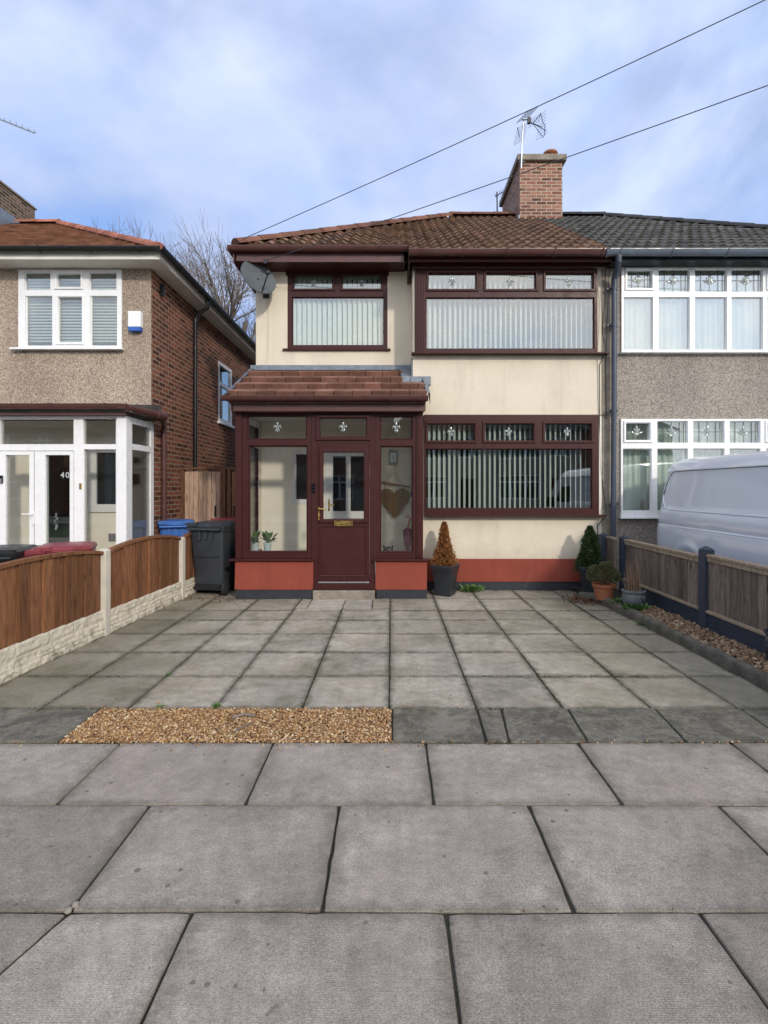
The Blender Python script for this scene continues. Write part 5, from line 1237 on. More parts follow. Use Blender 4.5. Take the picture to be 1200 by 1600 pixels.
for i in range(3):
    ya, yb = rp_[i]+.057, rp_[i+1]-.057
    zt_ = .855 if i < 2 else .825; zb_ = .245
    w = MB(); y_ = ya
    while y_ < yb-.01:
        bw = random.uniform(.075, .115); y2 = min(y_+bw, yb); o_ = random.uniform(-.005, .005)
        w.box(XFc-.012+o_, XFc+.012+o_, y_+.001, y2-.001, zb_+.02, zt_-.035-random.uniform(0, .005)); y_ = y2
    w.build('fence_panel', 'grey_wood', rf, bevel=.002)
    w = MB(); w.box(XFc-.04, XFc+.04, ya, yb, zt_-.03, zt_); w.box(XFc-.030, XFc-.014, ya, yb, zt_-.075, zt_-.031); w.build('top_rail', 'rail_wood', rf, bevel=.004)
    w = MB(); w.box(XFc-.045, XFc+.025, ya, yb, zb_, zb_+.03); w.build('bottom_rail', 'rail_wood', rf, bevel=.004)
    w = MB(); w.box(XFc-.025, XFc+.025, ya-.001, yb+.001, 0, zb_-.001); w.build('gravel_board', 'slate_paint', rf, bevel=.004)
w = MB(); w.box(3.20, 3.23, 7.34, 7.60, .25, .80)
w.build('fence_panel', 'grey_wood', rf); w = MB(); w.box(3.18, 3.26, 7.33, 7.60, .80, .83); w.build('top_rail', 'rail_wood', rf)

# ------------------------------------------------------------------ border: kerb, pebbles, soil
kp = [(2.60, 7.10), (2.70, 6.98), (2.78, 6.85), (2.80, 6.4), (2.82, 5.73), (2.835, 5.1), (2.855, 4.5), (2.87, 3.9), (2.885, 3.3), (2.89, 3.13)]
w = MB()
vs = []; NK = 180
cum = [0]
for a, b_ in zip(kp[:-1], kp[1:]): cum.append(cum[-1]+math.dist(a, b_))
def kat(s_):
    for i in range(len(kp)-1):
        if s_ <= cum[i+1]: f = (s_-cum[i])/(cum[i+1]-cum[i]); return (kp[i][0]+(kp[i+1][0]-kp[i][0])*f, kp[i][1]+(kp[i+1][1]-kp[i][1])*f)
    return kp[-1]
prof = [(0, -.02), (.0, .05), (.004, .085), (.02, .105), (.05, .112), (.08, .10), (.09, .02)]
for i in range(NK+1):
    s_ = cum[-1]*i/NK; x_, y_ = kat(s_)
    jn = 1-.35*math.exp(-((s_ % .60)-.3)**2/.00006) if True else 1
    for px_, pz_ in prof:
        nn = mnoise.noise((s_*6, px_*20, 1.7)); n2_ = mnoise.noise((s_*25, pz_*30, 5.1))
        vs.append((x_+px_+.012*nn+.007*n2_, y_, max(-.02, pz_*jn+.014*mnoise.noise((s_*5, 3.3, px_*9)))))
m_ = len(prof)
w.add(vs, [(i*m_+k_, i*m_+k_+1, (i+1)*m_+k_+1, (i+1)*m_+k_) for i in range(NK) for k_ in range(m_-1)])
struct(w.build('border_kerb', 'kerb', smooth=60, recalc=False), label='mossy old concrete edging of the right border')
w = MB(); w.add([(2.68, 7.70, .06), (3.30, 7.70, .06), (3.30, 3.13, .06), (2.93, 3.13, .06), (2.86, 6.6, .06), (2.80, 7.0, .06)], [(0, 1, 2, 3, 4, 5)]); struct(w.build('border_soil', 'soil', recalc=False))
n = 3800; yy = rng.uniform(3.15, 6.35, n); P = np.stack([rng.uniform(0, 1, n)*(.37+.018*(yy-3.9))+2.945-.03*(yy-3.9), yy, rng.uniform(.062, .085, n)], 1)
struct(stones('border_pebbles', P, .0135, 'pebbles'), 'stuff', 'brown and tan pebbles in the right border')

# ------------------------------------------------------------------ plants
def leaves(P, Nrm, L_, W_, name, mat, parent, curl=.3):
    n = len(P); Nrm = Nrm/np.linalg.norm(Nrm, axis=1)[:, None]
    T = np.cross(Nrm, rng.normal(size=(n, 3))); T /= np.linalg.norm(T, axis=1)[:, None]; D = Nrm
    l = L_*rng.uniform(.6, 1.3, (n, 1)); w_ = W_*rng.uniform(.6, 1.3, (n, 1)); B = np.cross(T, D)
    V = np.stack([P, P+D*l*.5+T*w_*.5, P+D*l+B*l*curl*.3, P+D*l*.5-T*w_*.5], 1)
    F = np.arange(n*4).reshape(n, 4); return np_mesh(name, V.reshape(-1, 3), F, mat, parent)
def planter(mb, c, h, rb, rt, rot):
    pr = [(rb, 0), (rb*1.02, .02), (rb*1.06, h*.35), (rb+(rt-rb)*.45, h*.7), (rt, h-.03), (rt, h), (rt-.03, h), (rt-.04, h-.05), (.02, h-.05)]
    mb.lathe(pr, c, 4, rot=rot)
def cone_plant(t_, x, y, z0, z1, r0, mat, n, leaf, name='foliage', dead=False):
    h = rng.uniform(0, 1, n)**1.25; a = rng.uniform(0, 2*np.pi, n)
    lump = 1+.17*np.sin(a*2+h*7+x)+.14*np.sin(a*5-h*19)+.10*np.sin(a*9+h*31)+rng.normal(0, .07, n)
    prf = np.where(h < .12, .72+h*2.3, 1.0)*(1-h)**.85+.05
    rr_ = r0*prf*lump*rng.uniform(.30, 1.05, n)**.4
    rr_ = rr_*(1+(rng.random(n) < .07)*rng.uniform(0, .30, n))
    P = np.stack([x+rr_*np.cos(a), y+rr_*np.sin(a), z0+h*(z1-z0)], 1)
    D = np.stack([np.cos(a), np.sin(a), rng.uniform(.1, 1.6, n)], 1)+rng.normal(0, .45, (n, 3))
    leaves(P, D, leaf, leaf*.55, name, mat, t_)
cx_, cy_ = .785, 7.42
t_ = thing('potted_conifer', 'dead orange-brown conifer in a tall dark planter beside the porch', 'potted plant', (cx_, cy_, 0), 'potted plants')
w = MB(); planter(w, (cx_, cy_, 0), .44, .165, .235, R(18)); w.build('planter', 'planter', t_, bevel=.004)
w = MB(); w.tube([(cx_, cy_, .38), (cx_+.01, cy_, .98)], .012, 6); w.build('stem', 'stem', t_)
cone_plant(t_, cx_-.015, cy_, .40, 1.04, .145, 'dead', 9500, .030)
cx_, cy_ = X(921, 7.42)-.02, 7.40
t_ = thing('potted_conifer', 'dark green cone-shaped conifer in a black planter in the right corner', 'potted plant', (cx_, cy_, 0), 'potted plants')
w = MB(); planter(w, (cx_, cy_, 0), .42, .13, .20, R(30)); w.build('planter', 'planter', t_, bevel=.004)
w = MB(); w.tube([(cx_, cy_, .38), (cx_, cy_, .95)], .012, 6); w.build('stem', 'stem', t_)
cone_plant(t_, cx_+.02, cy_, .34, .985, .19, 'conifer', 11000, .028)
cx_, cy_ = X(946, 6.75), 6.80
t_ = thing('potted_shrub', 'round olive green shrub in a terracotta pot on the border', 'potted plant', (cx_, cy_, .06), 'potted plants')
w = MB(); w.lathe([(.105, 0), (.135, .16), (.15, .17), (.155, .21), (.135, .21), (.125, .17), (.02, .16)], (cx_, cy_, .07), 24); w.build('pot', 'terracotta', t_, smooth=35)
n = 4200; D = rng.normal(size=(n, 3)); D /= np.linalg.norm(D, axis=1)[:, None]; D[:, 2] = np.abs(D[:, 2])*1.0-.18
rr_ = rng.uniform(.35, 1, n)**.45*(1+.13*np.sin(D[:, 0]*7)+.1*np.sin(D[:, 1]*9+D[:, 2]*5))
P = np.array([cx_, cy_, .36])+D*rr_[:, None]*np.array([.215, .2, .23]); leaves(P, D+rng.normal(0, .5, (n, 3)), .024, .010, 'foliage', 'shrub', t_)
w = MB()
for k_ in range(40):
    a = random.uniform(0, 6.28); r_ = random.uniform(.03, .14); w.tube([(cx_, cy_, .24), (cx_+r_*.5*math.cos(a), cy_+r_*.5*math.sin(a), .34), (cx_+r_*math.cos(a), cy_+r_*math.sin(a), .47)], .003, 4)
w.build('twigs', 'stem', t_)
cx_, cy_ = X(990, 6.25), 6.25
t_ = thing('potted_plant', 'bare dry stems in a round grey ceramic pot with embossed ring', 'potted plant', (cx_, cy_, .06), 'potted plants')
w = MB(); w.lathe([(.06, 0), (.09, .02), (.125, .08), (.135, .14), (.128, .19), (.12, .205), (.138, .215), (.138, .235), (.12, .24), (.11, .2), (.02, .19)], (cx_, cy_, .065), 26); pt = w.build('pot', 'grey_pot', t_, smooth=35)
w = MB()
for k_ in range(14):
    a_, b2 = 2*math.pi*k_/14, 2*math.pi*(k_+1)/14; w.tube([(cx_+.02+.035*math.cos(a_), cy_-.128-.004*math.cos(a_), .19+.035*math.sin(a_)), (cx_+.02+.035*math.cos(b2), cy_-.128-.004*math.cos(b2), .19+.035*math.sin(b2))], .006, 5)
w.build('embossed_ring', 'dark_metal', t_)
w = MB()
for k_ in range(46):
    a = random.uniform(0, 6.28); r_ = random.uniform(.01, .09); l_ = random.uniform(.12, .42); w.tube([(cx_+r_*math.cos(a), cy_+r_*math.sin(a), .26), (cx_+r_*1.3*math.cos(a)+random.uniform(-.03, .03), cy_+r_*1.3*math.sin(a), .26+l_)], [.0055, .0025], 4)
w.build('dry_stems', 'stem', t_)
cx_, cy_ = X(1216, 4.35), 4.32
t_ = thing('plant_pot', 'dark blue glazed pot at the right edge of the photo by the fence', 'plant pot', (cx_, cy_, .06))
w = MB(); w.lathe([(.07, 0), (.10, .03), (.125, .12), (.12, .19), (.10, .23), (.12, .25), (.12, .265), (.10, .265), (.09, .22), (.02, .2)], (cx_, cy_, .065), 26); w.build('pot', 'bluepot', t_, smooth=35)
w = MB(); w.lathe([(.09, 0), (.05, .015), (.01, .02)], (cx_, cy_, .28), 16); w.build('soil_top', 'soil', t_)

def tuft(label, x, y, z, n, h, spread, mat='weed', name='weed'):
    P = []; D = []
    for k_ in range(n):
        a = random.uniform(0, 6.28); r_ = abs(random.gauss(0, spread*.5)); P.append((x+min(r_, spread)*math.cos(a), y+min(r_, spread)*math.sin(a)*.6, z+random.uniform(0, h*.5))); D.append((math.cos(a)*random.uniform(.2, 1.2), math.sin(a)*.7, random.uniform(.2, 1.2)))
    o = leaves(np.array(P), np.array(D), h*.55, h*.16, name, mat, None); tag(o, label, 'plant', 'weeds growing from the joints'); return o
tuft('green weed clump at the foot of the red plinth, right of the dead conifer', X(737, 7.6), 7.62, 0, 420, .12, .15)
tuft('small green weed against the wall beside the dead conifer planter, on its left', X(652, 7.3), 7.35, 0, 110, .07, .10, 'litter')
tuft('tiny green weed in the joint above the gravel, left of the two', -1.62, 3.60, 0, 60, .03, .05)
tuft('small green weed at the gravel edge, in the joint left of its middle', -1.225, 3.60, 0, 70, .045, .035)
tuft('tiny weed in the driveway joint nearest the cream gravel boards', -1.835, 4.215, 0, 60, .03, .03)
tuft('green weed leaning over the kerb below the grey pot', X(968, 6.3)+.12, 6.15, .08, 420, .10, .15)
tuft('small green weed at the foot of the kerb', 2.80, 5.75, .0, 90, .05, .05)
tuft('green weed on the border soil behind the kerb, below the terracotta pot', 2.92, 6.45, .08, 300, .09, .14)
# leaf litter
def litter(n, f, mat, size, z=.006, name='leaf_litter', label='scattered dead leaves'):
    P = np.array([f() for _ in range(n)]); D = rng.normal(size=(n, 3)); D[:, 2] *= .18
    o = leaves(P, D, size, size*.6, name, mat, None, curl=1.2); struct(o, 'stuff', label); return o
def lf1(): y_ = random.gauss(7.0, .13); return (X(912, 7.0)+random.gauss(0, .15)+.02, y_, .012+abs(random.gauss(0, .02)))
litter(420, lf1, 'litter', .035, label='heap of fallen brown leaves at the end of the kerb')
def lf2(): return (random.uniform(.50, 3.1), 7.71-abs(random.gauss(0, .05)), .006) if random.random() < .5 else (random.uniform(-2.9, -1.9), 7.12+random.gauss(0, .12), .006)
litter(260, lf2, 'litter', .028, label='leaves and dirt blown along the foot of the house wall')
def lf3(): k = random.choice(yr[:-1]+[2.505, 1.872]); return (random.uniform(-3, 2.8), k+random.gauss(0, .006), .001)
litter(170, lf3, 'litter', .013, label='crumbs of leaf caught in the slab joints')
# moss in the joints
def moss():
    P = []
    for _ in range(5200):
        if random.random() < .55: k = random.randint(-4, 4); x_ = -.013+.6125*k+random.gauss(0, .004); y_ = random.uniform(3.6, 7.6)
        else: y_ = random.choice(yr[:-1]+[3.108, 3.108])+random.gauss(0, .004); x_ = random.uniform(-3, 2.8)
        if mnoise.noise((x_*1.1, y_*1.1, 9)) < -.02: continue
        P.append((x_, y_, -.006+random.uniform(0, .006)))
    return np.array(P)
m0 = plain('joint_moss', (.045, .05, .02), .95, .5, 20); M['moss'] = m0
struct(stones('joint_moss', moss(), .0062, 'moss'), 'stuff', 'moss and dirt in the driveway joints')
def twig(name, label, pts, r=.004, mat='bark'):
    w = MB(); w.tube(pts, r, 5); tag(w.build(name, mat), label, 'twig')
twig('twig', 'dark twig lying on the gravel strip, right piece', [(X(372, 3.3), 3.22, .01), (X(378, 3.3), 3.27, .016), (X(392, 3.3), 3.36, .012)], .006)
twig('twig', 'dark scrap of bark lying on the gravel above the twig', [(X(365, 3.45), 3.42, .012), (X(380, 3.45), 3.46, .02), (X(398, 3.45), 3.45, .012)], .011)
twig('twig', 'thin brown twig lying on the foreground slab', [(-.365, 1.50, .004), (-.352, 1.512, .007), (-.335, 1.53, .004)], .0022)
w = MB()
for a, b_ in (((X(108, 1.88), 1.875), 0), ((X(118, 1.9), 1.90), 0)): w.ball((a[0], a[1], .003), (.014, .018, .008), 7, 5, Matrix.Rotation(.6, 3, 'Z'))
struct(w.build('joint_stones', 'concrete', smooth=50), 'stuff', 'loose mortar lumps in the pavement joint')

# ------------------------------------------------------------------ porch contents
for k_, (px_, lab) in enumerate(((398, 'left one of the two small leafy plants on the porch window ledge'), (418, 'right one of the two small leafy plants on the porch window ledge'))):
    x_, y_ = X(px_, 7.45), 7.45
    t_ = thing('potted_houseplant', lab, 'houseplant', (x_, y_, zs+.015), 'plants on the porch ledge')
    w = MB(); w.lathe([(.048, 0), (.058, .11), (.062, .115), (.062, .135), (.054, .135), (.05, .11), (.01, .1)], (x_, y_, zs+.05), 18)
    for s_ in (-.03, .03): w.tube([(x_+s_, y_, zs+.015), (x_+s_*.8, y_, zs+.06)], .006, 6)
    w.build('pot', 'palepot', t_, smooth=35)
    P = []; D = []
    w = MB()
    for i in range(22):
        a = random.uniform(0, 6.28); e_ = random.uniform(.3, 1.3); l_ = random.uniform(.13, .24)
        d_ = Vector((math.cos(a)*math.cos(e_), math.sin(a)*math.cos(e_), math.sin(e_))); b0 = Vector((x_, y_, zs+.17)); tip = b0+d_*l_
        sd_ = d_.cross(Vector((0, 0, 1))).normalized()
        w.add([b0+d_*l_*.35, b0+d_*l_*.7+sd_*.036, tip+Vector((0, 0, -.01)), b0+d_*l_*.7-sd_*.036], [(0, 1, 2, 3)]); w.tube([b0, b0+d_*l_*.4], .003, 4)
    w.build('leaves', 'houseplant', t_)
hy = YW-.06
t_ = thing('driftwood_heart', 'heart made of driftwood sticks hanging on the porch wall', 'wall decoration', (X(616, hy), hy, 1.55))
w = MB(); cxh = X(616, hy); czt = Z(772, hy)
n = 24
for i in range(n):
    u = -1+2*(i+.5)/n; au = abs(u)
    top_ = .26*math.sqrt(max(0, 1-((au-.5)/.5)**2))*.42+.0; bot = -.30*(1-au)**.9-.02
    r_ = .0105; w.tube([(cxh+u*.245, hy, czt-.06+bot-.02*random.random()), (cxh+u*.245+random.uniform(-.002, .002), hy+random.uniform(-.004, .004), czt-.02+top_)], r_, 6)
w.build('heart_sticks', 'driftwood', t_)
w = MB(); w.tube([(X(590, hy), hy, Z(752.5, hy)), (X(612, hy), hy-.01, Z(756, hy)), (X(640, hy), hy, Z(760.5, hy))], [.013, .017, .012], 8); w.build('driftwood_bar', 'driftwood', t_)
w = MB(); w.tube([(X(600, hy), hy, Z(754, hy)), (X(615, hy), hy, Z(741, hy)), (X(630, hy), hy, Z(758, hy)), (X(630, hy), hy, Z(772, hy))], .0025, 4); w.tube([(X(601, hy), hy, Z(754, hy)), (X(601, hy), hy, Z(772, hy))], .0025, 4); w.build('string', 'stem', t_)
w = MB(); w.box(X(608, 8.27), X(621, 8.27), 8.24, 8.299, Z(725, 8.27), Z(704, 8.27)); t_ = thing('wall_thermometer', 'small grey-green framed box on the porch wall above the heart', 'wall box', (X(614, 8.27), 8.27, 2.0)); w.build('case', 'clockface', t_, bevel=.006)
w = MB(); w.box(X(610, 8.24), X(619, 8.24), 8.235, 8.239, Z(722, 8.24), Z(707, 8.24)); w.build('face', 'palepot', t_); w = MB(); w.box(X(614, 8.23), X(615, 8.23), 8.231, 8.234, Z(719, 8.24), Z(711, 8.24)); w.build('needle', 'dark_metal', t_)
ux_, uy = X(637, 7.9), 7.9
t_ = thing('umbrella', 'folded purple umbrella with a pink crook handle hanging in the porch', 'umbrella', (ux_, uy, 1.0))
w = MB(); w.lathe([(.012, 0), (.05, .10), (.075, .30), (.07, .34), (.03, .36), (.01, .37)], (ux_, uy, Z(862, uy)), 10); w.build('canopy', 'umb', t_, smooth=60)
zt2 = Z(862, uy)+.36
w = MB(); w.tube([(ux_, uy, zt2), (ux_+.02, uy, zt2+.08), (ux_+.035, uy, zt2+.15), (ux_+.01, uy, zt2+.19), (ux_-.03, uy, zt2+.17)], .012, 8); w.build('handle', 'pink', t_, smooth=60)
w = MB(); x_ = .36; w.box(x_-.05, x_-.001, 7.93, 8.07, 1.33, 1.40); t_ = thing('wall_holder', 'small white holder with a blue bottle on the right porch wall', 'holder', (x_, 8, 1.33)); w.build('shelf', 'white_upvc', t_, bevel=.004); w = MB(); w.lathe([(.02, 0), (.024, .01), (.024, .08), (.01, .11)], (x_-.03, 8.0, 1.402), 12); w.build('bottle', 'alarm_blue', t_, smooth=40)
bx_, by_ = X(606.5, 7.42), 7.42
t_ = thing('pug_figurine', 'small black and white animal figurine on the porch window ledge', 'figurine', (bx_, by_, zs+.015))
w = MB(); w.ball((bx_, by_, zs+.075), (.075, .05, .06), 14, 10); w.build('body', 'doorbell', t_, smooth=60)
w = MB()
for s_ in (-1, 1): w.add([(bx_+s_*.035, by_, zs+.11), (bx_+s_*.075, by_, zs+.10), (bx_+s_*.07, by_-.005, zs+.165), (bx_+s_*.05, by_+.03, zs+.11)], [(0, 1, 2), (1, 3, 2), (3, 0, 2)])
w.build('ears', 'doorbell', t_); w = MB(); w.ball((bx_-.02, by_-.035, zs+.045), (.035, .03, .025), 12, 8); w.build('muzzle', 'letter_white', t_, smooth=60)

# ------------------------------------------------------------------ van on the right-hand drive
van = thing('parked_van', 'silver-white panel van parked nose out behind the weathered right fence', 'van', (4.72, 4.7, 0))
XV = 4.72; Y0, Y1 = 2.60, 7.40       # nose .. rear
half = [(.72, .30), (.90, .32), (.955, .42), (.965, .62), (.968, .84), (.966, .97), (.958, 1.03), (.948, 1.05), (.957, 1.09), (.955, 1.16), (.948, 1.21), (.938, 1.235), (.925, 1.26), (.905, 1.40), (.885, 1.55), (.862, 1.70), (.848, 1.765), (.853, 1.785), (.838, 1.82), (.79, 1.90), (.70, 1.945), (.45, 1.965), (0, 1.975)]
NYv = 150
def van_pt(y_, k_, side):
    u, z = half[k_]
    # plan taper at the rear corner, rounded nose and windscreen
    tr = (Y1-y_)
    inset = .0
    if tr < .28: inset = .10*(1-tr/.28)**2.4
    u2 = u-inset*(u/.96)
    lean = .10*max(0, (z-.95)/1.0)           # rear leans forward with height
    yy = y_
    if tr < .6: yy = y_-lean*(1-tr/.6)
    fr = y_-Y0
    if fr < 1.5:
        zmax = .95+min(1, fr/1.5)**.75*1.03 if fr > .0 else .95
        zmax = .98+(1.0)*min(1, max(0, fr-.15)/1.25)**.8
        if z > zmax: z = zmax-(.0)
        if fr < .35: u2 *= 1-.22*(1-fr/.35)**2
    zc = 1.975
    roof_in = .04*(max(0, .5-tr)/.5)**2 if z > 1.6 else 0
    # recessed upper panel, wheel arch flare
    if 1.26 < z < 1.75 and .30+ (1.30-z)*-.0 < tr < 3.3: u2 -= .010*min(1, (tr-.30)/.02)
    wy = y_-6.48
    d = math.hypot(wy, z-.36)
    if side and .39 < d < .50 and z > .3: u2 += .016*math.sin(math.pi*(d-.39)/.11)
    return (u2, yy, z-roof_in)
w = MB(); vs = []
K = len(half)
# finer z sampling
hf = []
for i in range(K-1):
    m_ = max(1, int(abs(math.dist(half[i], half[i+1]))/.035))
    for t2 in range(m_): f = t2/m_; hf.append((half[i][0]+(half[i+1][0]-half[i][0])*f, half[i][1]+(half[i+1][1]-half[i][1])*f))
hf.append(half[-1]); half = hf; K = len(half)
ring_ = [(k_, -1) for k_ in range(K)]+[(k_, 1) for k_ in range(K-2, -1, -1)]
NR = len(ring_)
ys_ = [Y0+(Y1-Y0)*(1-(1-i/NYv)**1.15) for i in range(NYv+1)]
for y_ in ys_:
    for k_, sg in ring_:
        u, yy, z = van_pt(y_, k_, True); vs.append((XV+sg*u, yy, z))
fs = []
for i in range(NYv):
    for k_ in range(NR-1):
        c_ = [i*NR+k_, i*NR+k_+1, (i+1)*NR+k_+1, (i+1)*NR+k_]
        my = (ys_[i]+ys_[i+1])/2; mz = (vs[c_[0]][2]+vs[c_[1]][2])/2
        if mz < .80 and (math.hypot(my-6.48, mz-.36) < .385 or math.hypot(my-3.45, mz-.36) < .385): continue
        fs.append(tuple(c_))
w.add(vs, fs)
w.add([vs[NYv*NR+k_] for k_ in range(NR)], [tuple(range(NR))]); w.add([vs[k_] for k_ in range(NR)], [tuple(range(NR-1, -1, -1))])
w.build('body', 'van_paint', van, smooth=35, merge=True)
for yy in (6.48, 3.45):
    for sg in (-1, 1):
        w = MB(); w.tube([(XV+sg*.72, yy, .33), (XV+sg*.93, yy, .33)], .33, 28); wh = w.build('wheel', 'rubber', van, bevel=.02, smooth=40)
        w = MB(); w.tube([(XV+sg*.90, yy, .33), (XV+sg*.938, yy, .33)], .20, 20); w.build('rim', 'alu', wh, bevel=.01, smooth=40)
w = MB(); w.box(XV-.8, XV+.8, Y0+.15, Y1-.3, .27, .33); w.box(XV-.70, XV+.70, 3.0, 6.9, .3, .75); w.build('underbody', 'black_plastic', van)
w = MB(); w.box(XV-.93, XV+.93, Y1-.10, Y1+.05, .34, .55); w.build('rear_bumper', 'black_plastic', van, bevel=.03)
w = MB(); w.box(XV-.75, XV+.75, Y0-.05, Y0+.03, .32, .62); w.build('front_bumper', 'black_plastic', van, bevel=.03)
w = MB(); w.add([(XV-.70, Y0+.21, 1.06), (XV+.70, Y0+.21, 1.06), (XV+.64, Y0+1.12, 1.80), (XV-.64, Y0+1.12, 1.80)], [(0, 1, 2, 3)]); w.v = [(a, b_-.02, c_+.03) for a, b_, c_ in w.v]; w.build('windscreen', 'glass_dark', van)
for sg in (-1, 1):
    w = MB(); w.box(XV+sg*.72-.035, XV+sg*.72+.035, Y1-.06, Y1+.004, .95, 1.35); w.build('tail_light', 'tail_red', van, bevel=.01)
    w = MB(); w.box(XV+sg*.62-.14, XV+sg*.62+.14, Y0-.012, Y0+.06, .74, .88); w.build('headlight', 'glass_dark', van, bevel=.02)
    w = MB(); w.add([(XV+sg*.945, 3.65, 1.16), (XV+sg*.945, 4.55, 1.16), (XV+sg*.905, 4.55, 1.58), (XV+sg*.905, 4.0, 1.58)], [(0, 1, 2, 3)]); w.build('side_window', 'glass_dark', van)
    w = MB(); w.box(XV+sg*1.05-.08, XV+sg*1.05+.08, 3.62, 3.70, 1.12, 1.34); w.tube([(XV+sg*.93, 3.66, 1.2), (XV+sg*1.02, 3.66, 1.2)], .02, 6); w.build('wing_mirror', 'black_plastic', van, bevel=.02)
def side_pt(z_):
    for (a, za), (b_, zb) in zip(half[:-1], half[1:]):
        if za <= z_ <= zb: return a+(b_-a)*(z_-za)/(zb-za+1e-9)
    return half[-1][0]
def side_line(zs_ys, r_, mat, name):
    for sg in (-1, 1):
        w = MB(); w.tube([(XV+sg*(side_pt(z_)+.001), y_, z_) for y_, z_ in zs_ys], r_, 6); w.build(name, mat, van, smooth=60)
side_line([(3.9, 1.772), (4.5, 1.772), (5.5, 1.772), (6.6, 1.772), (6.98, 1.768), (7.05, 1.745), (7.14, 1.60), (7.17, 1.45)], .004, 'bin_grey', 'roof_seam')
side_line([(7.17, 1.45), (7.16, 1.36), (7.09, 1.275), (7.0, 1.252), (6.0, 1.252), (5.0, 1.252), (4.7, 1.252)], .010, 'van_paint', 'panel_edge')
side_line([(6.95, 1.035), (6.6, 1.03), (6.0, 1.03), (5.0, 1.03), (3.4, 1.03)], .005, 'van_paint', 'panel_crease')
# ------------------------------------------------------------------ bare trees
def bare_tree(label, base, h, seed, spread=.42, depth=6, group='bare trees behind the houses', k0=3):
    rnd = random.Random(seed); t_ = thing('bare_tree', label, 'tree', base, group)
    segs = []
    def grow(p, d, l, r, lev):
        n = 4; pts = [p]; q_ = p.copy(); dd = d.copy()
        for i in range(n):
            dd = (dd+Vector((rnd.gauss(0, .09), rnd.gauss(0, .09), .05+rnd.gauss(0, .05)))).normalized(); q_ = q_+dd*l/n; pts.append(q_.copy())
        segs.append((pts, [r*(1-.45*i/n) for i in range(n+1)], lev))
        if lev >= depth: return
        for c in range(rnd.randint(3, 4) if lev else k0+2):
            f = rnd.uniform(.35, 1.0); j = min(n, max(1, int(f*n))); a = rnd.uniform(0, 6.28); e = rnd.uniform(.35, .85)
            s_ = dd.cross(Vector((math.cos(a), math.sin(a), .3))).normalized()
            nd = (dd*math.cos(e)+s_*math.sin(e)).normalized(); nd.z = abs(nd.z)*.7+.22; nd.normalize()
            grow(pts[j], nd, l*rnd.uniform(.58, .82), max(.0075, r*rnd.uniform(.38, .58)), lev+1)
    grow(Vector(base), Vector((0, 0, 1)), h*.30, h*.017, 0)
    tr_, cr_ = MB(), MB()
    for pts, rs, lev in segs: (tr_ if lev == 0 else cr_).tube(pts, rs, 7 if lev < 2 else 3, caps=False)
    tr_.build('trunk', 'bark', t_, recalc=False); cr_.build('crown', 'bark', t_, recalc=False)
YT = 27
bare_tree('tall bare tree behind the left gap, directly left of the satellite dish', (X(318, YT), YT, 0), 24, 3)
bare_tree('broad bare tree leaning left above the black gutter', (X(262, 30), 30, 0), 26.5, 12)
bare_tree('bare tree partly hidden by the roof corner of the cream house', (X(385, 29), 29, 0), 19, 21)
bare_tree('small distant bare tree above the orange hip tiles', (X(196, 38), 38, 0), 33, 33, depth=5)

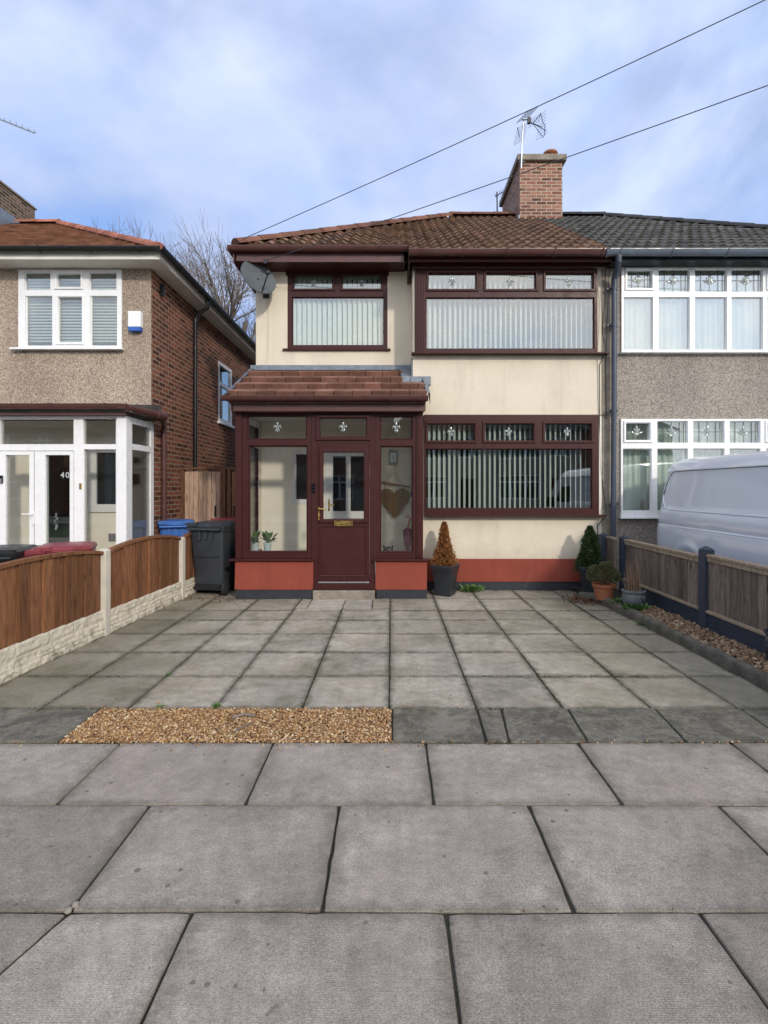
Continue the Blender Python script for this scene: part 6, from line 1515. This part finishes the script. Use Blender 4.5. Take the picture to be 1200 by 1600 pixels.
# ------------------------------------------------------------------ houses over the road (seen in the window reflections)
def far_house(label, xc, mat, tmat, seed):
    rnd = random.Random(seed); t_ = thing('semi_detached_house', label, 'house', (xc, -16, 0), 'houses across the road')
    w_, d_, hh = 5.6, 8, 5.0; yF = -15.5
    wins = [(xc-2.2, xc+.3, 3.3, 4.6), (xc-2.2, xc+.3, .9, 2.3), (xc+.9, xc+2.2, 3.4, 4.6)]
    w = MB(); w.wall(xc-w_/2, xc+w_/2, 0, hh, yF-.2, yF, wins+[(xc+1.0, xc+1.95, .0, 2.1)]); w.box(xc-w_/2, xc-w_/2+.2, yF-d_, yF-.2, 0, hh); w.box(xc+w_/2-.2, xc+w_/2, yF-d_, yF-.2, 0, hh); w.box(xc-w_/2, xc+w_/2, yF-d_-.2, yF-d_, 0, hh); w.build('wall', mat, t_)
    for a, b_, c_, e_ in wins:
        gl = []; n_ = 3; ww = (b_-a)/n_
        for i in range(n_): gl += [(a+i*ww+.05, a+(i+1)*ww-.05, c_+.06, e_-.42), (a+i*ww+.05, a+(i+1)*ww-.05, e_-.34, e_-.06)]
        w = MB(); w.wall(a, b_, c_, e_, yF-.12, yF-.05, gl); fo = w.build('window', 'white_upvc', t_)
        w = MB(); w.box(a+.04, b_-.04, yF-.10, yF-.09, c_+.04, e_-.04); w.build('pane', 'glass_dark', fo)
    w = MB(); w.box(xc+1.0, xc+1.95, yF-.12, yF-.06, .0, 2.1); dd_ = w.build('front_door', rnd.choice(['mahogany', 'white_upvc', 'pipe_dark']), t_)
    w = MB(); e0 = .3; y0_, y1_ = yF+e0, yF-d_-e0; x0_, x1_ = xc-w_/2-e0, xc+w_/2+e0; ym = (y0_+y1_)/2; zr_ = hh+2.6
    rg = [(xc-.6, ym, zr_), (xc+.6, ym, zr_)]
    w.add([(x0_, y0_, hh), (x1_, y0_, hh), (x1_, y1_, hh), (x0_, y1_, hh), *rg], [(0, 1, 5, 4), (1, 2, 5), (2, 3, 4, 5), (3, 0, 4), (3, 2, 1, 0)]); rf_ = w.build('roof', tmat, t_)
    w = MB(); w.box(xc+w_/2-.9, xc+w_/2-.1, ym-.8, ym+.8, hh, zr_+.9); w.build('chimney', 'brick_red', rf_)
for i, (xc, mt, tm) in enumerate(((-13.7, 'plaster_opp', 'tile_brown'), (-8.1, 'brick_red', 'tile_dark'), (-2.5, 'brick_red', 'tile_brown'), (3.1, 'plaster_opp', 'tile_brown'), (8.7, 'pebble_grey', 'tile_dark'), (14.3, 'brick_red', 'tile_dark'), (-21.6, 'brick_red', 'tile_brown'))):
    far_house(('rendered house far to the left across the road', 'brick house left across the road', 'brick house directly across the road', 'rendered house across the road facing the porch', 'pebbledashed house right across the road', 'brick house far to the right across the road', 'brick house farthest left across the road')[i], xc, mt, tm, i)
